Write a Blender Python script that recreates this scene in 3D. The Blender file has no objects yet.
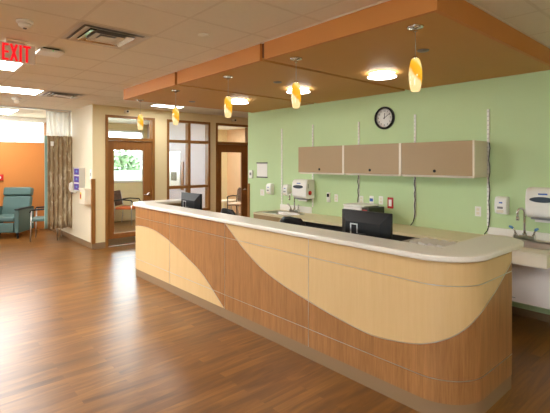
import bpy, bmesh, math, random
from mathutils import Vector, Matrix
PI = math.pi
random.seed(7)
SC = bpy.context.scene
COL = SC.collection

# ------------------------------------------------------------------ helpers
def lin(c):
    c = c / 255.0
    return c / 12.92 if c <= 0.04045 else ((c + 0.055) / 1.055) ** 2.4
def rgb(r, g, b):
    return (lin(r), lin(g), lin(b), 1.0)

class MB:
    """collects shapes into one mesh"""
    def __init__(s):
        s.v = []; s.f = []; s.smooth = []
    def add(s, vs, fs, smooth=False, M=None):
        n = len(s.v)
        for p in vs:
            p = Vector(p)
            if M is not None: p = M @ p
            s.v.append(tuple(p))
        for f in fs:
            s.f.append([i + n for i in f]); s.smooth.append(smooth)
        return s
    def box(s, x0, x1, y0, y1, z0, z1, M=None):
        vs = [(x0,y0,z0),(x1,y0,z0),(x1,y1,z0),(x0,y1,z0),(x0,y0,z1),(x1,y0,z1),(x1,y1,z1),(x0,y1,z1)]
        fs = [(0,3,2,1),(4,5,6,7),(0,1,5,4),(1,2,6,5),(2,3,7,6),(3,0,4,7)]
        return s.add(vs, fs, False, M)
    def prism(s, pts, z0, z1, M=None, smooth=False):
        """pts: outline in xy (counter-clockwise), extruded along z"""
        n = len(pts)
        vs = [(p[0],p[1],z0) for p in pts] + [(p[0],p[1],z1) for p in pts]
        fs = [tuple(reversed(range(n))), tuple(range(n, 2*n))]
        s.add(vs, fs, False, M)
        k = len(s.v) - 2*n
        for i in range(n):
            j = (i+1) % n
            s.f.append([k+i, k+j, k+n+j, k+n+i]); s.smooth.append(smooth)
        return s
    def lathe(s, prof, n=24, M=None, smooth=True, cap=True):
        """prof: (r,z) list"""
        vs = []; fs = []
        for r, z in prof:
            for i in range(n):
                a = 2*PI*i/n
                vs.append((r*math.cos(a), r*math.sin(a), z))
        for k in range(len(prof)-1):
            for i in range(n):
                j = (i+1) % n
                fs.append((k*n+i, k*n+j, (k+1)*n+j, (k+1)*n+i))
        if cap and prof[0][0] > 1e-4: fs.append(tuple(reversed(range(n))))
        if cap and prof[-1][0] > 1e-4: fs.append(tuple(range((len(prof)-1)*n, len(prof)*n)))
        return s.add(vs, fs, smooth, M)
    def cyl(s, c, r, h, axis='z', n=20, r2=None):
        M = Matrix.Translation(c)
        if axis == 'x': M = M @ Matrix.Rotation(PI/2, 4, 'Y')
        if axis == 'y': M = M @ Matrix.Rotation(-PI/2, 4, 'X')
        return s.lathe([(r,0),(r if r2 is None else r2,h)], n, M)
    def tube(s, pts, r, n=10, closed=False):
        pts = [Vector(p) for p in pts]
        m = len(pts); vs = []; fs = []
        up = Vector((0,0,1)); prev = None
        for i in range(m):
            if closed: t = pts[(i+1) % m] - pts[i-1]
            else: t = pts[min(i+1,m-1)] - pts[max(i-1,0)]
            t.normalize()
            if prev is None:
                a = t.cross(up)
                if a.length < 1e-3: a = t.cross(Vector((1,0,0)))
            else:
                a = prev - t * prev.dot(t)
                if a.length < 1e-4: a = t.cross(up)
            a.normalize(); b = t.cross(a); prev = a
            rr = r[i] if isinstance(r, (list, tuple)) else r
            for k in range(n):
                w = 2*PI*k/n
                vs.append(pts[i] + a*rr*math.cos(w) + b*rr*math.sin(w))
        for i in range(m if closed else m-1):
            i2 = (i+1) % m
            for k in range(n):
                k2 = (k+1) % n
                fs.append((i*n+k, i*n+k2, i2*n+k2, i2*n+k))
        if not closed:
            fs.append(tuple(reversed(range(n)))); fs.append(tuple(range((m-1)*n, m*n)))
        return s.add(vs, fs, True)
    def sweep_x(s, prof, x0, x1, M=None, smooth=False):
        """prof in (y,z), extruded along x"""
        R = Matrix(((0,0,1,0),(1,0,0,0),(0,1,0,0),(0,0,0,1)))
        return s.prism(prof, x0, x1, (M @ R) if M is not None else R, smooth)
    def sweep_y(s, prof, y0, y1, M=None, smooth=False):
        """prof in (x,z), extruded along y"""
        R = Matrix(((1,0,0,0),(0,0,-1,0),(0,1,0,0),(0,0,0,1)))
        return s.prism(prof, -y1, -y0, (M @ R) if M is not None else R, smooth)

def obj(name, mb, m, parent=None, bevel=0, seg=2, loc=None, solid=0, sub=0):
    me = bpy.data.meshes.new(name)
    me.from_pydata(mb.v, [], mb.f)
    for p, sm in zip(me.polygons, mb.smooth): p.use_smooth = sm
    bm = bmesh.new(); bm.from_mesh(me)
    bmesh.ops.recalc_face_normals(bm, faces=bm.faces); bm.to_mesh(me); bm.free()
    me.materials.append(m)
    o = bpy.data.objects.new(name, me); COL.objects.link(o)
    if loc is not None: o.location = loc
    if parent is not None: o.parent = parent
    if solid:
        md = o.modifiers.new('solid', 'SOLIDIFY'); md.thickness = solid; md.offset = 0
    if bevel:
        md = o.modifiers.new('bevel', 'BEVEL'); md.width = bevel; md.segments = seg
        md.limit_method = 'ANGLE'; md.angle_limit = math.radians(40); md.harden_normals = False
        for p in me.polygons: p.use_smooth = True
        try: me.set_sharp_from_angle(angle=math.radians(35))
        except Exception: pass
    if sub:
        md = o.modifiers.new('sub', 'SUBSURF'); md.levels = sub; md.render_levels = sub
        for p in me.polygons: p.use_smooth = True
    return o

def tag(o, label, cat, group=None, kind=None):
    o['label'] = label; o['category'] = cat
    if group: o['group'] = group
    if kind: o['kind'] = kind
    return o
def thing(name, label, cat, loc=(0,0,0), rz=0, group=None):
    o = bpy.data.objects.new(name, None); COL.objects.link(o)
    o.empty_display_size = 0.1
    o.location = loc; o.rotation_euler = (0,0,rz)
    return tag(o, label, cat, group)
def struct(name, mb, m, parent=None, bevel=0):
    o = obj(name, mb, m, parent, bevel)
    if parent is None: o['kind'] = 'structure'
    return o
def dup(root, loc, label=None, rz=None):
    r = root.copy(); COL.objects.link(r); r.location = loc
    if rz is not None: r.rotation_euler = (0,0,rz)
    if label: r['label'] = label
    for ch in list(root.children):
        c = ch.copy(); COL.objects.link(c); c.parent = r
        for g in list(ch.children):
            d = g.copy(); COL.objects.link(d); d.parent = c
    return r
def text_mesh(txt, size, M, depth=0.001, sx=1.0, align='CENTER'):
    cu = bpy.data.curves.new('lettering', 'FONT')
    cu.body = txt; cu.size = size; cu.extrude = depth; cu.align_x = align; cu.align_y = 'CENTER'
    t = bpy.data.objects.new('lettering', cu); COL.objects.link(t)
    bpy.context.view_layer.update()
    me = bpy.data.meshes.new_from_object(t)
    mb = MB()
    S = Matrix.Diagonal((sx,1,1,1))
    mb.add([tuple(v.co) for v in me.vertices], [tuple(p.vertices) for p in me.polygons], False, M @ S)
    bpy.data.objects.remove(t); bpy.data.curves.remove(cu); bpy.data.meshes.remove(me)
    return mb

# ------------------------------------------------------------------ materials
def base_mat(name):
    m = bpy.data.materials.new(name); m.use_nodes = True
    nt = m.node_tree
    return m, nt, nt.nodes['Principled BSDF']
def plain(name, c, rough=0.5, metal=0.0, var=0.06, scale=6.0, bump=0.0, bscale=200, spec=0.5, emit=None, estr=0, coat=0):
    m, nt, b = base_mat(name)
    tc = nt.nodes.new('ShaderNodeTexCoord')
    nz = nt.nodes.new('ShaderNodeTexNoise'); nz.inputs['Scale'].default_value = scale; nz.inputs['Detail'].default_value = 4
    nt.links.new(tc.outputs['Object'], nz.inputs['Vector'])
    mx = nt.nodes.new('ShaderNodeMix'); mx.data_type = 'RGBA'
    mx.inputs['A'].default_value = tuple(max(0, x*(1-var)) for x in c[:3]) + (1,)
    mx.inputs['B'].default_value = tuple(min(1, x*(1+var)) for x in c[:3]) + (1,)
    nt.links.new(nz.outputs['Fac'], mx.inputs['Factor'])
    nt.links.new(mx.outputs['Result'], b.inputs['Base Color'])
    b.inputs['Roughness'].default_value = rough; b.inputs['Metallic'].default_value = metal
    b.inputs['Specular IOR Level'].default_value = spec
    if coat: b.inputs['Coat Weight'].default_value = coat
    if bump:
        n2 = nt.nodes.new('ShaderNodeTexNoise'); n2.inputs['Scale'].default_value = bscale; n2.inputs['Detail'].default_value = 3
        nt.links.new(tc.outputs['Object'], n2.inputs['Vector'])
        bp = nt.nodes.new('ShaderNodeBump'); bp.inputs['Strength'].default_value = bump; bp.inputs['Distance'].default_value = 0.004
        nt.links.new(n2.outputs['Fac'], bp.inputs['Height']); nt.links.new(bp.outputs['Normal'], b.inputs['Normal'])
    if emit:
        b.inputs['Emission Color'].default_value = emit; b.inputs['Emission Strength'].default_value = estr
    return m
def wood(name, c1, c2, axis='z', rough=0.45, stretch=14, scale=1.0, spec=0.4, streak=0.5):
    """grain running along one axis"""
    m, nt, b = base_mat(name)
    tc = nt.nodes.new('ShaderNodeTexCoord')
    mp = nt.nodes.new('ShaderNodeMapping')
    s = [stretch*scale]*3; s['xyz'.index(axis)] = 0.8*scale
    mp.inputs['Scale'].default_value = s
    nt.links.new(tc.outputs['Object'], mp.inputs['Vector'])
    nz = nt.nodes.new('ShaderNodeTexNoise'); nz.inputs['Scale'].default_value = 2.0; nz.inputs['Detail'].default_value = 6; nz.inputs['Roughness'].default_value = 0.65
    nt.links.new(mp.outputs['Vector'], nz.inputs['Vector'])
    n2 = nt.nodes.new('ShaderNodeTexNoise'); n2.inputs['Scale'].default_value = 9.0; n2.inputs['Detail'].default_value = 3
    nt.links.new(mp.outputs['Vector'], n2.inputs['Vector'])
    mm = nt.nodes.new('ShaderNodeMix'); mm.inputs['Factor'].default_value = 0.35
    nt.links.new(nz.outputs['Fac'], mm.inputs['A']); nt.links.new(n2.outputs['Fac'], mm.inputs['B'])
    rp = nt.nodes.new('ShaderNodeValToRGB')
    rp.color_ramp.elements[0].position = 0.5 - 0.2*streak*1.4; rp.color_ramp.elements[0].color = c2
    rp.color_ramp.elements[1].position = 0.5 + 0.2*streak*1.4; rp.color_ramp.elements[1].color = c1
    nt.links.new(mm.outputs['Result'], rp.inputs['Fac'])
    nt.links.new(rp.outputs['Color'], b.inputs['Base Color'])
    b.inputs['Roughness'].default_value = rough; b.inputs['Specular IOR Level'].default_value = spec
    return m
def emitter(name, c, strength):
    m = bpy.data.materials.new(name); m.use_nodes = True
    nt = m.node_tree; nt.nodes.clear()
    e = nt.nodes.new('ShaderNodeEmission'); e.inputs['Color'].default_value = c; e.inputs['Strength'].default_value = strength
    o = nt.nodes.new('ShaderNodeOutputMaterial'); nt.links.new(e.outputs[0], o.inputs['Surface'])
    return m
def thin_glass(name, tint=(0.96,0.98,0.97,1)):
    m = bpy.data.materials.new(name); m.use_nodes = True
    nt = m.node_tree; nt.nodes.clear()
    t = nt.nodes.new('ShaderNodeBsdfTransparent'); t.inputs['Color'].default_value = tint
    g = nt.nodes.new('ShaderNodeBsdfGlossy'); g.inputs['Roughness'].default_value = 0.02
    fr = nt.nodes.new('ShaderNodeFresnel'); fr.inputs['IOR'].default_value = 1.45
    mx = nt.nodes.new('ShaderNodeMixShader')
    nt.links.new(fr.outputs[0], mx.inputs[0]); nt.links.new(t.outputs[0], mx.inputs[1]); nt.links.new(g.outputs[0], mx.inputs[2])
    o = nt.nodes.new('ShaderNodeOutputMaterial'); nt.links.new(mx.outputs[0], o.inputs['Surface'])
    return m
def floor_mat():
    m, nt, b = base_mat('vinyl_plank')
    tc = nt.nodes.new('ShaderNodeTexCoord')
    mp = nt.nodes.new('ShaderNodeMapping'); mp.inputs['Rotation'].default_value = (0,0,PI/2)
    nt.links.new(tc.outputs['Object'], mp.inputs['Vector'])
    br = nt.nodes.new('ShaderNodeTexBrick')
    br.inputs['Scale'].default_value = 1.0; br.inputs['Brick Width'].default_value = 0.92; br.inputs['Row Height'].default_value = 0.078
    br.inputs['Mortar Size'].default_value = 0.0; br.inputs['Bias'].default_value = 0.0
    br.offset = 0.37; br.offset_frequency = 2
    br.inputs['Color1'].default_value = (0.0,0.0,0.0,1); br.inputs['Color2'].default_value = (1,1,1,1)
    nt.links.new(mp.outputs['Vector'], br.inputs['Vector'])
    # grain
    m2 = nt.nodes.new('ShaderNodeMapping'); m2.inputs['Scale'].default_value = (20, 2.2, 1)
    nt.links.new(tc.outputs['Object'], m2.inputs['Vector'])
    va = nt.nodes.new('ShaderNodeVectorMath'); va.operation = 'MULTIPLY_ADD'
    va.inputs[1].default_value = (9,9,9)
    nt.links.new(br.outputs['Color'], va.inputs[0]); nt.links.new(m2.outputs['Vector'], va.inputs[2])
    nz = nt.nodes.new('ShaderNodeTexNoise'); nz.inputs['Scale'].default_value = 0.55; nz.inputs['Detail'].default_value = 7; nz.inputs['Roughness'].default_value = 0.62
    nz.inputs['Distortion'].default_value = 1.1
    nt.links.new(va.outputs['Vector'], nz.inputs['Vector'])
    mm = nt.nodes.new('ShaderNodeMix'); mm.inputs['Factor'].default_value = 0.15
    nt.links.new(nz.outputs['Fac'], mm.inputs['A']); nt.links.new(br.outputs['Color'], mm.inputs['B'])
    rp = nt.nodes.new('ShaderNodeValToRGB')
    e = rp.color_ramp.elements
    e[0].position = 0.25; e[0].color = FLOOR_DARK
    e[1].position = 0.78; e[1].color = FLOOR_LIGHT
    x = e.new(0.5); x.color = FLOOR_MID
    nt.links.new(mm.outputs['Result'], rp.inputs['Fac'])
    nt.links.new(rp.outputs['Color'], b.inputs['Base Color'])
    rr = nt.nodes.new('ShaderNodeMapRange'); rr.inputs['To Min'].default_value = 0.27; rr.inputs['To Max'].default_value = 0.36
    nt.links.new(nz.outputs['Fac'], rr.inputs['Value']); nt.links.new(rr.outputs['Result'], b.inputs['Roughness'])
    bp = nt.nodes.new('ShaderNodeBump'); bp.inputs['Strength'].default_value = 0.06; bp.inputs['Distance'].default_value = 0.002
    nt.links.new(nz.outputs['Fac'], bp.inputs['Height']); nt.links.new(bp.outputs['Normal'], b.inputs['Normal'])
    b.inputs['Specular IOR Level'].default_value = 0.5
    return m
def quartz_mat():
    m, nt, b = base_mat('quartz')
    tc = nt.nodes.new('ShaderNodeTexCoord')
    vo = nt.nodes.new('ShaderNodeTexVoronoi'); vo.inputs['Scale'].default_value = 130
    nt.links.new(tc.outputs['Object'], vo.inputs['Vector'])
    rp = nt.nodes.new('ShaderNodeValToRGB')
    e = rp.color_ramp.elements
    e[0].position = 0.0; e[0].color = rgb(186,178,164); e[1].position = 0.28; e[1].color = rgb(226,221,211)
    nt.links.new(vo.outputs['Distance'], rp.inputs['Fac'])
    nt.links.new(rp.outputs['Color'], b.inputs['Base Color'])
    b.inputs['Roughness'].default_value = 0.28
    return m
def curtain_mat():
    m, nt, b = base_mat('curtain_fabric')
    tc = nt.nodes.new('ShaderNodeTexCoord')
    mp = nt.nodes.new('ShaderNodeMapping'); mp.inputs['Scale'].default_value = (1, 9, 2.6)
    nt.links.new(tc.outputs['UV'], mp.inputs['Vector'])
    mp.inputs['Scale'].default_value = (9, 4.2, 1)
    vo = nt.nodes.new('ShaderNodeTexNoise'); vo.inputs['Scale'].default_value = 1.3; vo.inputs['Detail'].default_value = 2; vo.inputs['Distortion'].default_value = 1.8
    nt.links.new(mp.outputs['Vector'], vo.inputs['Vector'])
    rp = nt.nodes.new('ShaderNodeValToRGB')
    e = rp.color_ramp.elements
    e[0].position = 0.50; e[0].color = rgb(160,138,106); e[1].position = 0.66; e[1].color = rgb(206,192,164)
    nt.links.new(vo.outputs['Fac'], rp.inputs['Fac'])
    nt.links.new(rp.outputs['Color'], b.inputs['Base Color'])
    b.inputs['Roughness'].default_value = 0.9
    return m
def sheer_mat(clear=0.0):
    m = bpy.data.materials.new('sheer_shade'); m.use_nodes = True
    nt = m.node_tree; nt.nodes.clear()
    a = nt.nodes.new('ShaderNodeBsdfDiffuse'); a.inputs['Color'].default_value = (0.8,0.8,0.78,1)
    t = nt.nodes.new('ShaderNodeBsdfTranslucent'); t.inputs['Color'].default_value = (0.85,0.85,0.82,1)
    mx = nt.nodes.new('ShaderNodeMixShader'); mx.inputs[0].default_value = 0.7
    nt.links.new(a.outputs[0], mx.inputs[1]); nt.links.new(t.outputs[0], mx.inputs[2])
    tr = nt.nodes.new('ShaderNodeBsdfTransparent'); m2 = nt.nodes.new('ShaderNodeMixShader'); m2.inputs[0].default_value = clear
    nt.links.new(mx.outputs[0], m2.inputs[1]); nt.links.new(tr.outputs[0], m2.inputs[2])
    o = nt.nodes.new('ShaderNodeOutputMaterial'); nt.links.new(m2.outputs[0], o.inputs['Surface'])
    return m
def pendant_mat():
    """art-glass shade: cream glass with an amber swirl, lit from inside"""
    m = bpy.data.materials.new('art_glass'); m.use_nodes = True
    nt = m.node_tree; nt.nodes.clear()
    tc = nt.nodes.new('ShaderNodeTexCoord')
    sp = nt.nodes.new('ShaderNodeSeparateXYZ'); nt.links.new(tc.outputs['Object'], sp.inputs[0])
    nz = nt.nodes.new('ShaderNodeTexNoise'); nz.inputs['Scale'].default_value = 9; nz.inputs['Detail'].default_value = 2
    nt.links.new(tc.outputs['Object'], nz.inputs['Vector'])
    # diagonal swirl band across the shade
    def math_(op, a=None, bb=None, va=0, vb=0):
        n = nt.nodes.new('ShaderNodeMath'); n.operation = op
        n.inputs[0].default_value = va; n.inputs[1].default_value = vb
        if a: nt.links.new(a, n.inputs[0])
        if bb: nt.links.new(bb, n.inputs[1])
        return n.outputs[0]
    x = math_('MULTIPLY', sp.outputs['X'], None, 0, 9.0)
    y = math_('MULTIPLY', sp.outputs['Y'], None, 0, 6.0)
    z = math_('MULTIPLY', math_('ADD', sp.outputs['Z'], None, 0, 0.362), None, 0, 9.0)
    s = math_('ADD', math_('ADD', x, y), z)
    s = math_('ADD', s, math_('MULTIPLY', nz.outputs['Fac'], None, 0, 1.1))
    rp = nt.nodes.new('ShaderNodeValToRGB')
    e = rp.color_ramp.elements
    e[0].position = 0.0; e[0].color = rgb(255,214,140)
    e[1].position = 1.0; e[1].color = rgb(250,190,60)
    for p, c in ((0.50, rgb(255,222,160)), (0.56, rgb(244,164,30)), (0.74, rgb(250,190,50)), (0.84, rgb(255,226,150))):
        k = e.new(p); k.color = c
    f = nt.nodes.new('ShaderNodeMapRange'); f.inputs['From Min'].default_value = -1.2; f.inputs['From Max'].default_value = 2.2
    nt.links.new(s, f.inputs['Value']); nt.links.new(f.outputs['Result'], rp.inputs['Fac'])
    em = nt.nodes.new('ShaderNodeEmission'); em.inputs['Strength'].default_value = PENDANT_E
    nt.links.new(rp.outputs['Color'], em.inputs['Color'])
    gl = nt.nodes.new('ShaderNodeBsdfGlossy'); gl.inputs['Roughness'].default_value = 0.1
    ly = nt.nodes.new('ShaderNodeMixShader'); ly.inputs[0].default_value = 0.06
    nt.links.new(em.outputs[0], ly.inputs[1]); nt.links.new(gl.outputs[0], ly.inputs[2])
    o = nt.nodes.new('ShaderNodeOutputMaterial'); nt.links.new(ly.outputs[0], o.inputs['Surface'])
    return m

# light levels
EXPOSURE = 1.42
TROFFER_E, CAN_E, PENDANT_E, SKY_E = 13.5, 20.0, 0.46, 6.8
FLOOR_DARK, FLOOR_MID, FLOOR_LIGHT = rgb(76,46,17), rgb(116,75,30), rgb(156,107,48)

M = {}
M['floor'] = floor_mat()
M['quartz'] = quartz_mat()
M['green'] = plain('green_paint', rgb(192,214,164), 0.6, var=0.02, spec=0.3)
M['cream'] = plain('cream_paint', rgb(228,212,170), 0.6, var=0.02, spec=0.3)
M['white_wall'] = plain('white_paint', rgb(228,216,190), 0.6, var=0.02, spec=0.3)
M['pale_wall'] = plain('pale_paint', rgb(204,194,202), 0.6, var=0.02, spec=0.3)
M['orange_wall'] = plain('orange_paint', rgb(184,118,60), 0.6, var=0.02, spec=0.3)
M['peach'] = plain('peach_paint', rgb(232,196,158), 0.6, var=0.02, spec=0.3)
M['tile'] = plain('ceiling_tile', rgb(232,224,208), 0.9, var=0.03, scale=30, bump=0.25, bscale=260, spec=0.1)
M['tbar'] = plain('grid_metal', rgb(222,212,194), 0.9, var=0.02)
M['fascia'] = plain('fascia_paint', rgb(206,138,72), 0.55, var=0.02, spec=0.3)
M['soffit'] = plain('soffit_paint', rgb(204,152,84), 0.55, var=0.02, spec=0.3)
M['reveal'] = plain('reveal_paint', rgb(112,60,24), 0.6, var=0.03)
M['base'] = plain('vinyl_base', rgb(138,112,84), 0.5, var=0.03)
M['walnut'] = wood('walnut_laminate', rgb(180,129,80), rgb(128,86,48), 'z', 0.38, 13, 1.0, streak=0.7)
M['maple'] = wood('maple_laminate', rgb(216,186,138), rgb(202,168,118), 'z', 0.38, 16, 1.0, streak=1.2)
M['doorwood'] = wood('door_wood', rgb(158,106,56), rgb(128,80,38), 'z', 0.35, 16, 1.2, streak=1.0)
M['framewood'] = wood('frame_wood', rgb(156,108,56), rgb(130,86,40), 'z', 0.35, 16, 1.2, streak=1.0)
M['trim'] = plain('aluminium_trim', rgb(205,205,205), 0.3, 0.9, 0.02)
M['chrome'] = plain('chrome', rgb(215,215,215), 0.12, 1.0, 0.01)
M['steel'] = plain('brushed_steel', rgb(190,188,184), 0.3, 1.0, 0.04)
M['vent'] = plain('vent_aluminium', rgb(206,198,188), 0.35, 0.35, 0.03)
M['dullmetal'] = plain('dull_metal', rgb(150,148,142), 0.4, 0.8, 0.04)
M['tan'] = plain('tan_laminate', rgb(170,142,102), 0.45, var=0.03)
M['cab_white'] = plain('off_white_laminate', rgb(226,216,196), 0.45, var=0.02)
M['counter'] = plain('cream_laminate', rgb(222,208,172), 0.4, var=0.03, scale=40)
M['vanity'] = plain('white_vanity', rgb(232,221,202), 0.35, var=0.02)
M['undersink'] = plain('pale_panel', rgb(234,224,220), 0.45, var=0.02)
M['white_pl'] = plain('white_plastic', rgb(236,234,228), 0.35, var=0.01)
M['ivory'] = plain('ivory_plastic', rgb(228,218,196), 0.4, var=0.01)
M['grey_pl'] = plain('grey_plastic', rgb(128,128,130), 0.4, var=0.03)
M['black_pl'] = plain('black_plastic', rgb(12,13,16), 0.4, var=0.06, spec=0.3)
M['black_matte'] = plain('black_matte', rgb(20,19,19), 0.7, var=0.06)
M['window_tint'] = plain('dark_window', rgb(74,84,96), 0.15, var=0.03)
M['blue'] = plain('blue_mark', rgb(46,92,176), 0.4, var=0.02)
M['lightblue'] = plain('pale_blue_plastic', rgb(92,150,200), 0.4, var=0.02)
M['red'] = plain('red_plastic', rgb(190,32,30), 0.4, var=0.03)
M['yellow'] = plain('yellow_label', rgb(236,196,40), 0.5, var=0.02)
M['purple'] = plain('purple_card', rgb(92,62,158), 0.6, var=0.05)
M['darkgreen'] = plain('dark_plastic', rgb(44,48,38), 0.4, var=0.05)
M['paper'] = plain('paper', rgb(236,234,230), 0.8, var=0.02)
M['folder'] = plain('folder_card', rgb(222,218,212), 0.6, var=0.04)
M['greytop'] = plain('grey_laminate', rgb(158,146,132), 0.5, var=0.04)
M['charcoal'] = plain('charcoal_dark', rgb(40,38,36), 0.6, var=0.05)
M['teal'] = plain('teal_vinyl', rgb(72,98,94), 0.5, var=0.05, bump=0.08)
M['teal_lining'] = plain('teal_fabric', rgb(150,188,184), 0.9, var=0.05)
M['orange_fab'] = plain('orange_fabric', rgb(214,112,62), 0.8, var=0.06)
M['brown_fab'] = plain('brown_pattern_fabric', rgb(96,70,56), 0.8, var=0.5, scale=28)
M['pale_fab'] = plain('pale_fabric', rgb(214,190,170), 0.8, var=0.05)
M['mesh'] = sheer_mat(0.35)
M['curtain'] = curtain_mat()
M['glass'] = thin_glass('clear_glass')
M['troffer'] = emitter('troffer_lens', (1.0,0.985,0.945,1), TROFFER_E)
M['can_disc'] = emitter('frosted_disc', (1.0,0.96,0.89,1), 3.6)
M['can'] = emitter('downlight_lens', (1.0,0.96,0.88,1), CAN_E)
M['exit_red'] = emitter('exit_letters', (0.95,0.01,0.015,1), 0.5)
M['exit_panel'] = plain('exit_panel', rgb(200,184,160), 0.3, var=0.02, emit=(1.0,0.85,0.68,1), estr=0.03)
M['led'] = emitter('led_green', (0.1,0.8,0.2,1), 1.0)
M['pendant'] = pendant_mat()
M['leaf'] = plain('leaf', rgb(100,120,84), 0.8, var=0.15, scale=3)
M['bark'] = plain('bark', rgb(90,74,60), 0.9, var=0.2)
M['pale_ground'] = plain('bounce_ground', rgb(214,216,200), 0.9, var=0.2)  # near-white ground, a reflector sending daylight up to the ceiling
M['shade'] = plain('roller_shade', rgb(228,226,220), 0.8, var=0.02)
M['sheer'] = sheer_mat()
M['picture'] = plain('picture_print', rgb(120,112,92), 0.7, var=0.6, scale=14)
M['stripboard'] = plain('grey_bar', rgb(92,92,92), 0.5, var=0.03)

# ------------------------------------------------------------------ setting
CZ = 2.74                  # ceiling height
XF = -8.23                 # far wall with the doors
YG = 4.95                  # green wall
XO = -11.7                 # orange wall / outside wall
YL = 2.685                 # short white wall beside the curtain
XR, YB = 3.2, -4.2         # behind the camera
YE = 8.2

struct('floor', MB().box(XO-0.2, XR+0.2, YB-0.2, YE+0.2, -0.1, 0), M['floor'])
ceil = struct('ceiling', MB().box(XO-0.2, XR+0.2, YB-0.2, YE+0.2, CZ, CZ+0.1), M['tile'])
gb = MB()
x = -2.845 - 0.61*14
while x < XR:
    gb.box(x-0.0115, x+0.0115, YB, YE, CZ-0.0015, CZ+0.01); x += 0.61
y = 1.645 - 0.61*9
while y < YE:
    gb.box(XO, XR, y-0.0115, y+0.0115, CZ-0.001, CZ+0.01); y += 0.61
struct('ceiling_grid', gb, M['tbar'], ceil)

# green wall, with its free left end
struct('wall_back', MB().box(-6.375, XR, YG, YG+0.14, 0, CZ), M['green'])
struct('baseboard_back', MB().box(-6.375, XR, YG-0.006, YG, 0, 0.078), M['base'])
struct('trim_1', MB().box(-6.385, -6.315, YG-0.012, YG, 0.1, 1.24).box(-6.387, -6.375, YG-0.012, YG+0.06, 0.1, 1.24), M['framewood'])
# far wall with two doors and a window
D1 = (2.92, 3.935); W1 = (4.21, 5.29); D2 = (5.445, 6.45); HT = 2.563; WB = 0.55
fw = MB()
for a, b in ((YL, D1[0]), (D1[1], W1[0]), (W1[1], D2[0]), (D2[1], YE)):
    fw.box(XF-0.12, XF, a, b, 0, CZ)
for a, b in (D1, W1, D2): fw.box(XF-0.12, XF, a, b, HT, CZ)
fw.box(XF-0.12, XF, W1[0], W1[1], 0, WB)
struct('wall_left', fw, M['cream'])
bb = MB()
for a, b in ((YL-0.006, D1[0]), (D1[1], D2[0]), (D2[1], YE)): bb.box(XF, XF+0.006, a, b, 0, 0.112)
struct('baseboard_left', bb, M['base'])
# short white wall between corridor and treatment bay
struct('wall_bay', MB().box(XO, XF-0.12, YL, YL+0.12, 0, CZ).box(XF-0.12, XF, YL-0.002, YL, 0, CZ), M['white_wall'])
struct('baseboard_bay', MB().box(XO, XF+0.006, YL-0.006, YL, 0, 0.112), M['base'])
struct('trim_2', MB().box(XF-0.06, XF+0.014, YL-0.014, YL-0.006, 0.1, 1.33).box(XF+0.006, XF+0.014, YL-0.014, YL+0.05, 0.1, 1.33), M['framewood'], bevel=0.003)
# outside wall: orange in the bay, white and peach in the rooms
WZ0, WZ1 = 2.125, 2.655
ow = MB().box(XO-0.15, XO, YB, YL+0.06, 0, WZ0).box(XO-0.15, XO, YB, YL+0.06, WZ1, CZ)
ow.box(XO-0.15, XO, YB, -2.4, WZ0, WZ1).box(XO-0.15, XO, 2.66, YL+0.06, WZ0, WZ1)
struct('wall_bay_end', ow, M['orange_wall'])
R1W = (3.3, 5.25); R1Z = (1.08, 2.55)
rw = MB().box(XO-0.15, XO, YL+0.06, YE, 0, R1Z[0]).box(XO-0.15, XO, YL+0.06, YE, R1Z[1], CZ)
rw.box(XO-0.15, XO, YL+0.06, R1W[0], *R1Z).box(XO-0.15, XO, R1W[1], 5.9, *R1Z).box(XO-0.15, XO, 7.7, YE, *R1Z)
struct('wall_room_end', rw, M['cream'])
struct('wall_partition', MB().box(XO, XF-0.12, 5.36, 5.42, 0, CZ), M['pale_wall'])
struct('wall_room_side', MB().box(XO-0.15, -6.2, YE, YE+0.12, 0, CZ).box(-6.335, -6.22, YG+0.14, YE, 0, CZ), M['peach'])
# behind the camera
struct('wall_right', MB().box(XR, XR+0.12, YB, YG+0.14, 0, CZ), M['cream'])
fr = MB().box(XO-0.15, XR, YB-0.12, YB, 0, 0.9).box(XO-0.15, XR, YB-0.12, YB, 2.4, CZ)
for a, b in ((XO-0.15, -9.5), (-7.5, -0.5), (1.5, XR)): fr.box(a, b, YB-0.12, YB, 0.9, 2.4)
struct('wall_front', fr, M['cream'])
n = 4
for a, b in ((-9.5,-7.5), (-0.5,1.5)):  # unseen windows added to throw daylight onto the desk front
    f = MB().box(a, b, YB-0.1, YB+0.02, 0.9, 0.95).box(a, b, YB-0.1, YB+0.02, 2.35, 2.4).box(a, a+0.05, YB-0.1, YB+0.02, 0.95, 2.35).box(b-0.05, b, YB-0.1, YB+0.02, 0.95, 2.35)
    w = struct('window_%d' % n, f, M['framewood']); n += 1
    struct('window_pane', MB().box(a+0.05, b-0.05, YB-0.06, YB-0.054, 0.95, 2.35), M['glass'], w)

# clerestory window of the bay
f = MB()
for z0, z1 in ((WZ0, WZ0+0.03), (WZ1-0.03, WZ1)): f.box(XO-0.12, XO+0.01, -2.4, 2.66, z0, z1)
for yy in (-2.4, -0.76, 0.88, 2.63): f.box(XO-0.12, XO-0.02, yy, yy+0.03, WZ0+0.03, WZ1-0.03)
w = struct('window_2', f, M['white_pl'])
struct('window_pane', MB().box(XO-0.075, XO-0.069, -2.37, 2.63, WZ0+0.03, WZ1-0.03), M['glass'], w)
struct('trim_3', MB().box(XO, XO+0.07, -2.4, 2.68, WZ1-0.01, CZ-0.005), M['shade'])
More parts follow.
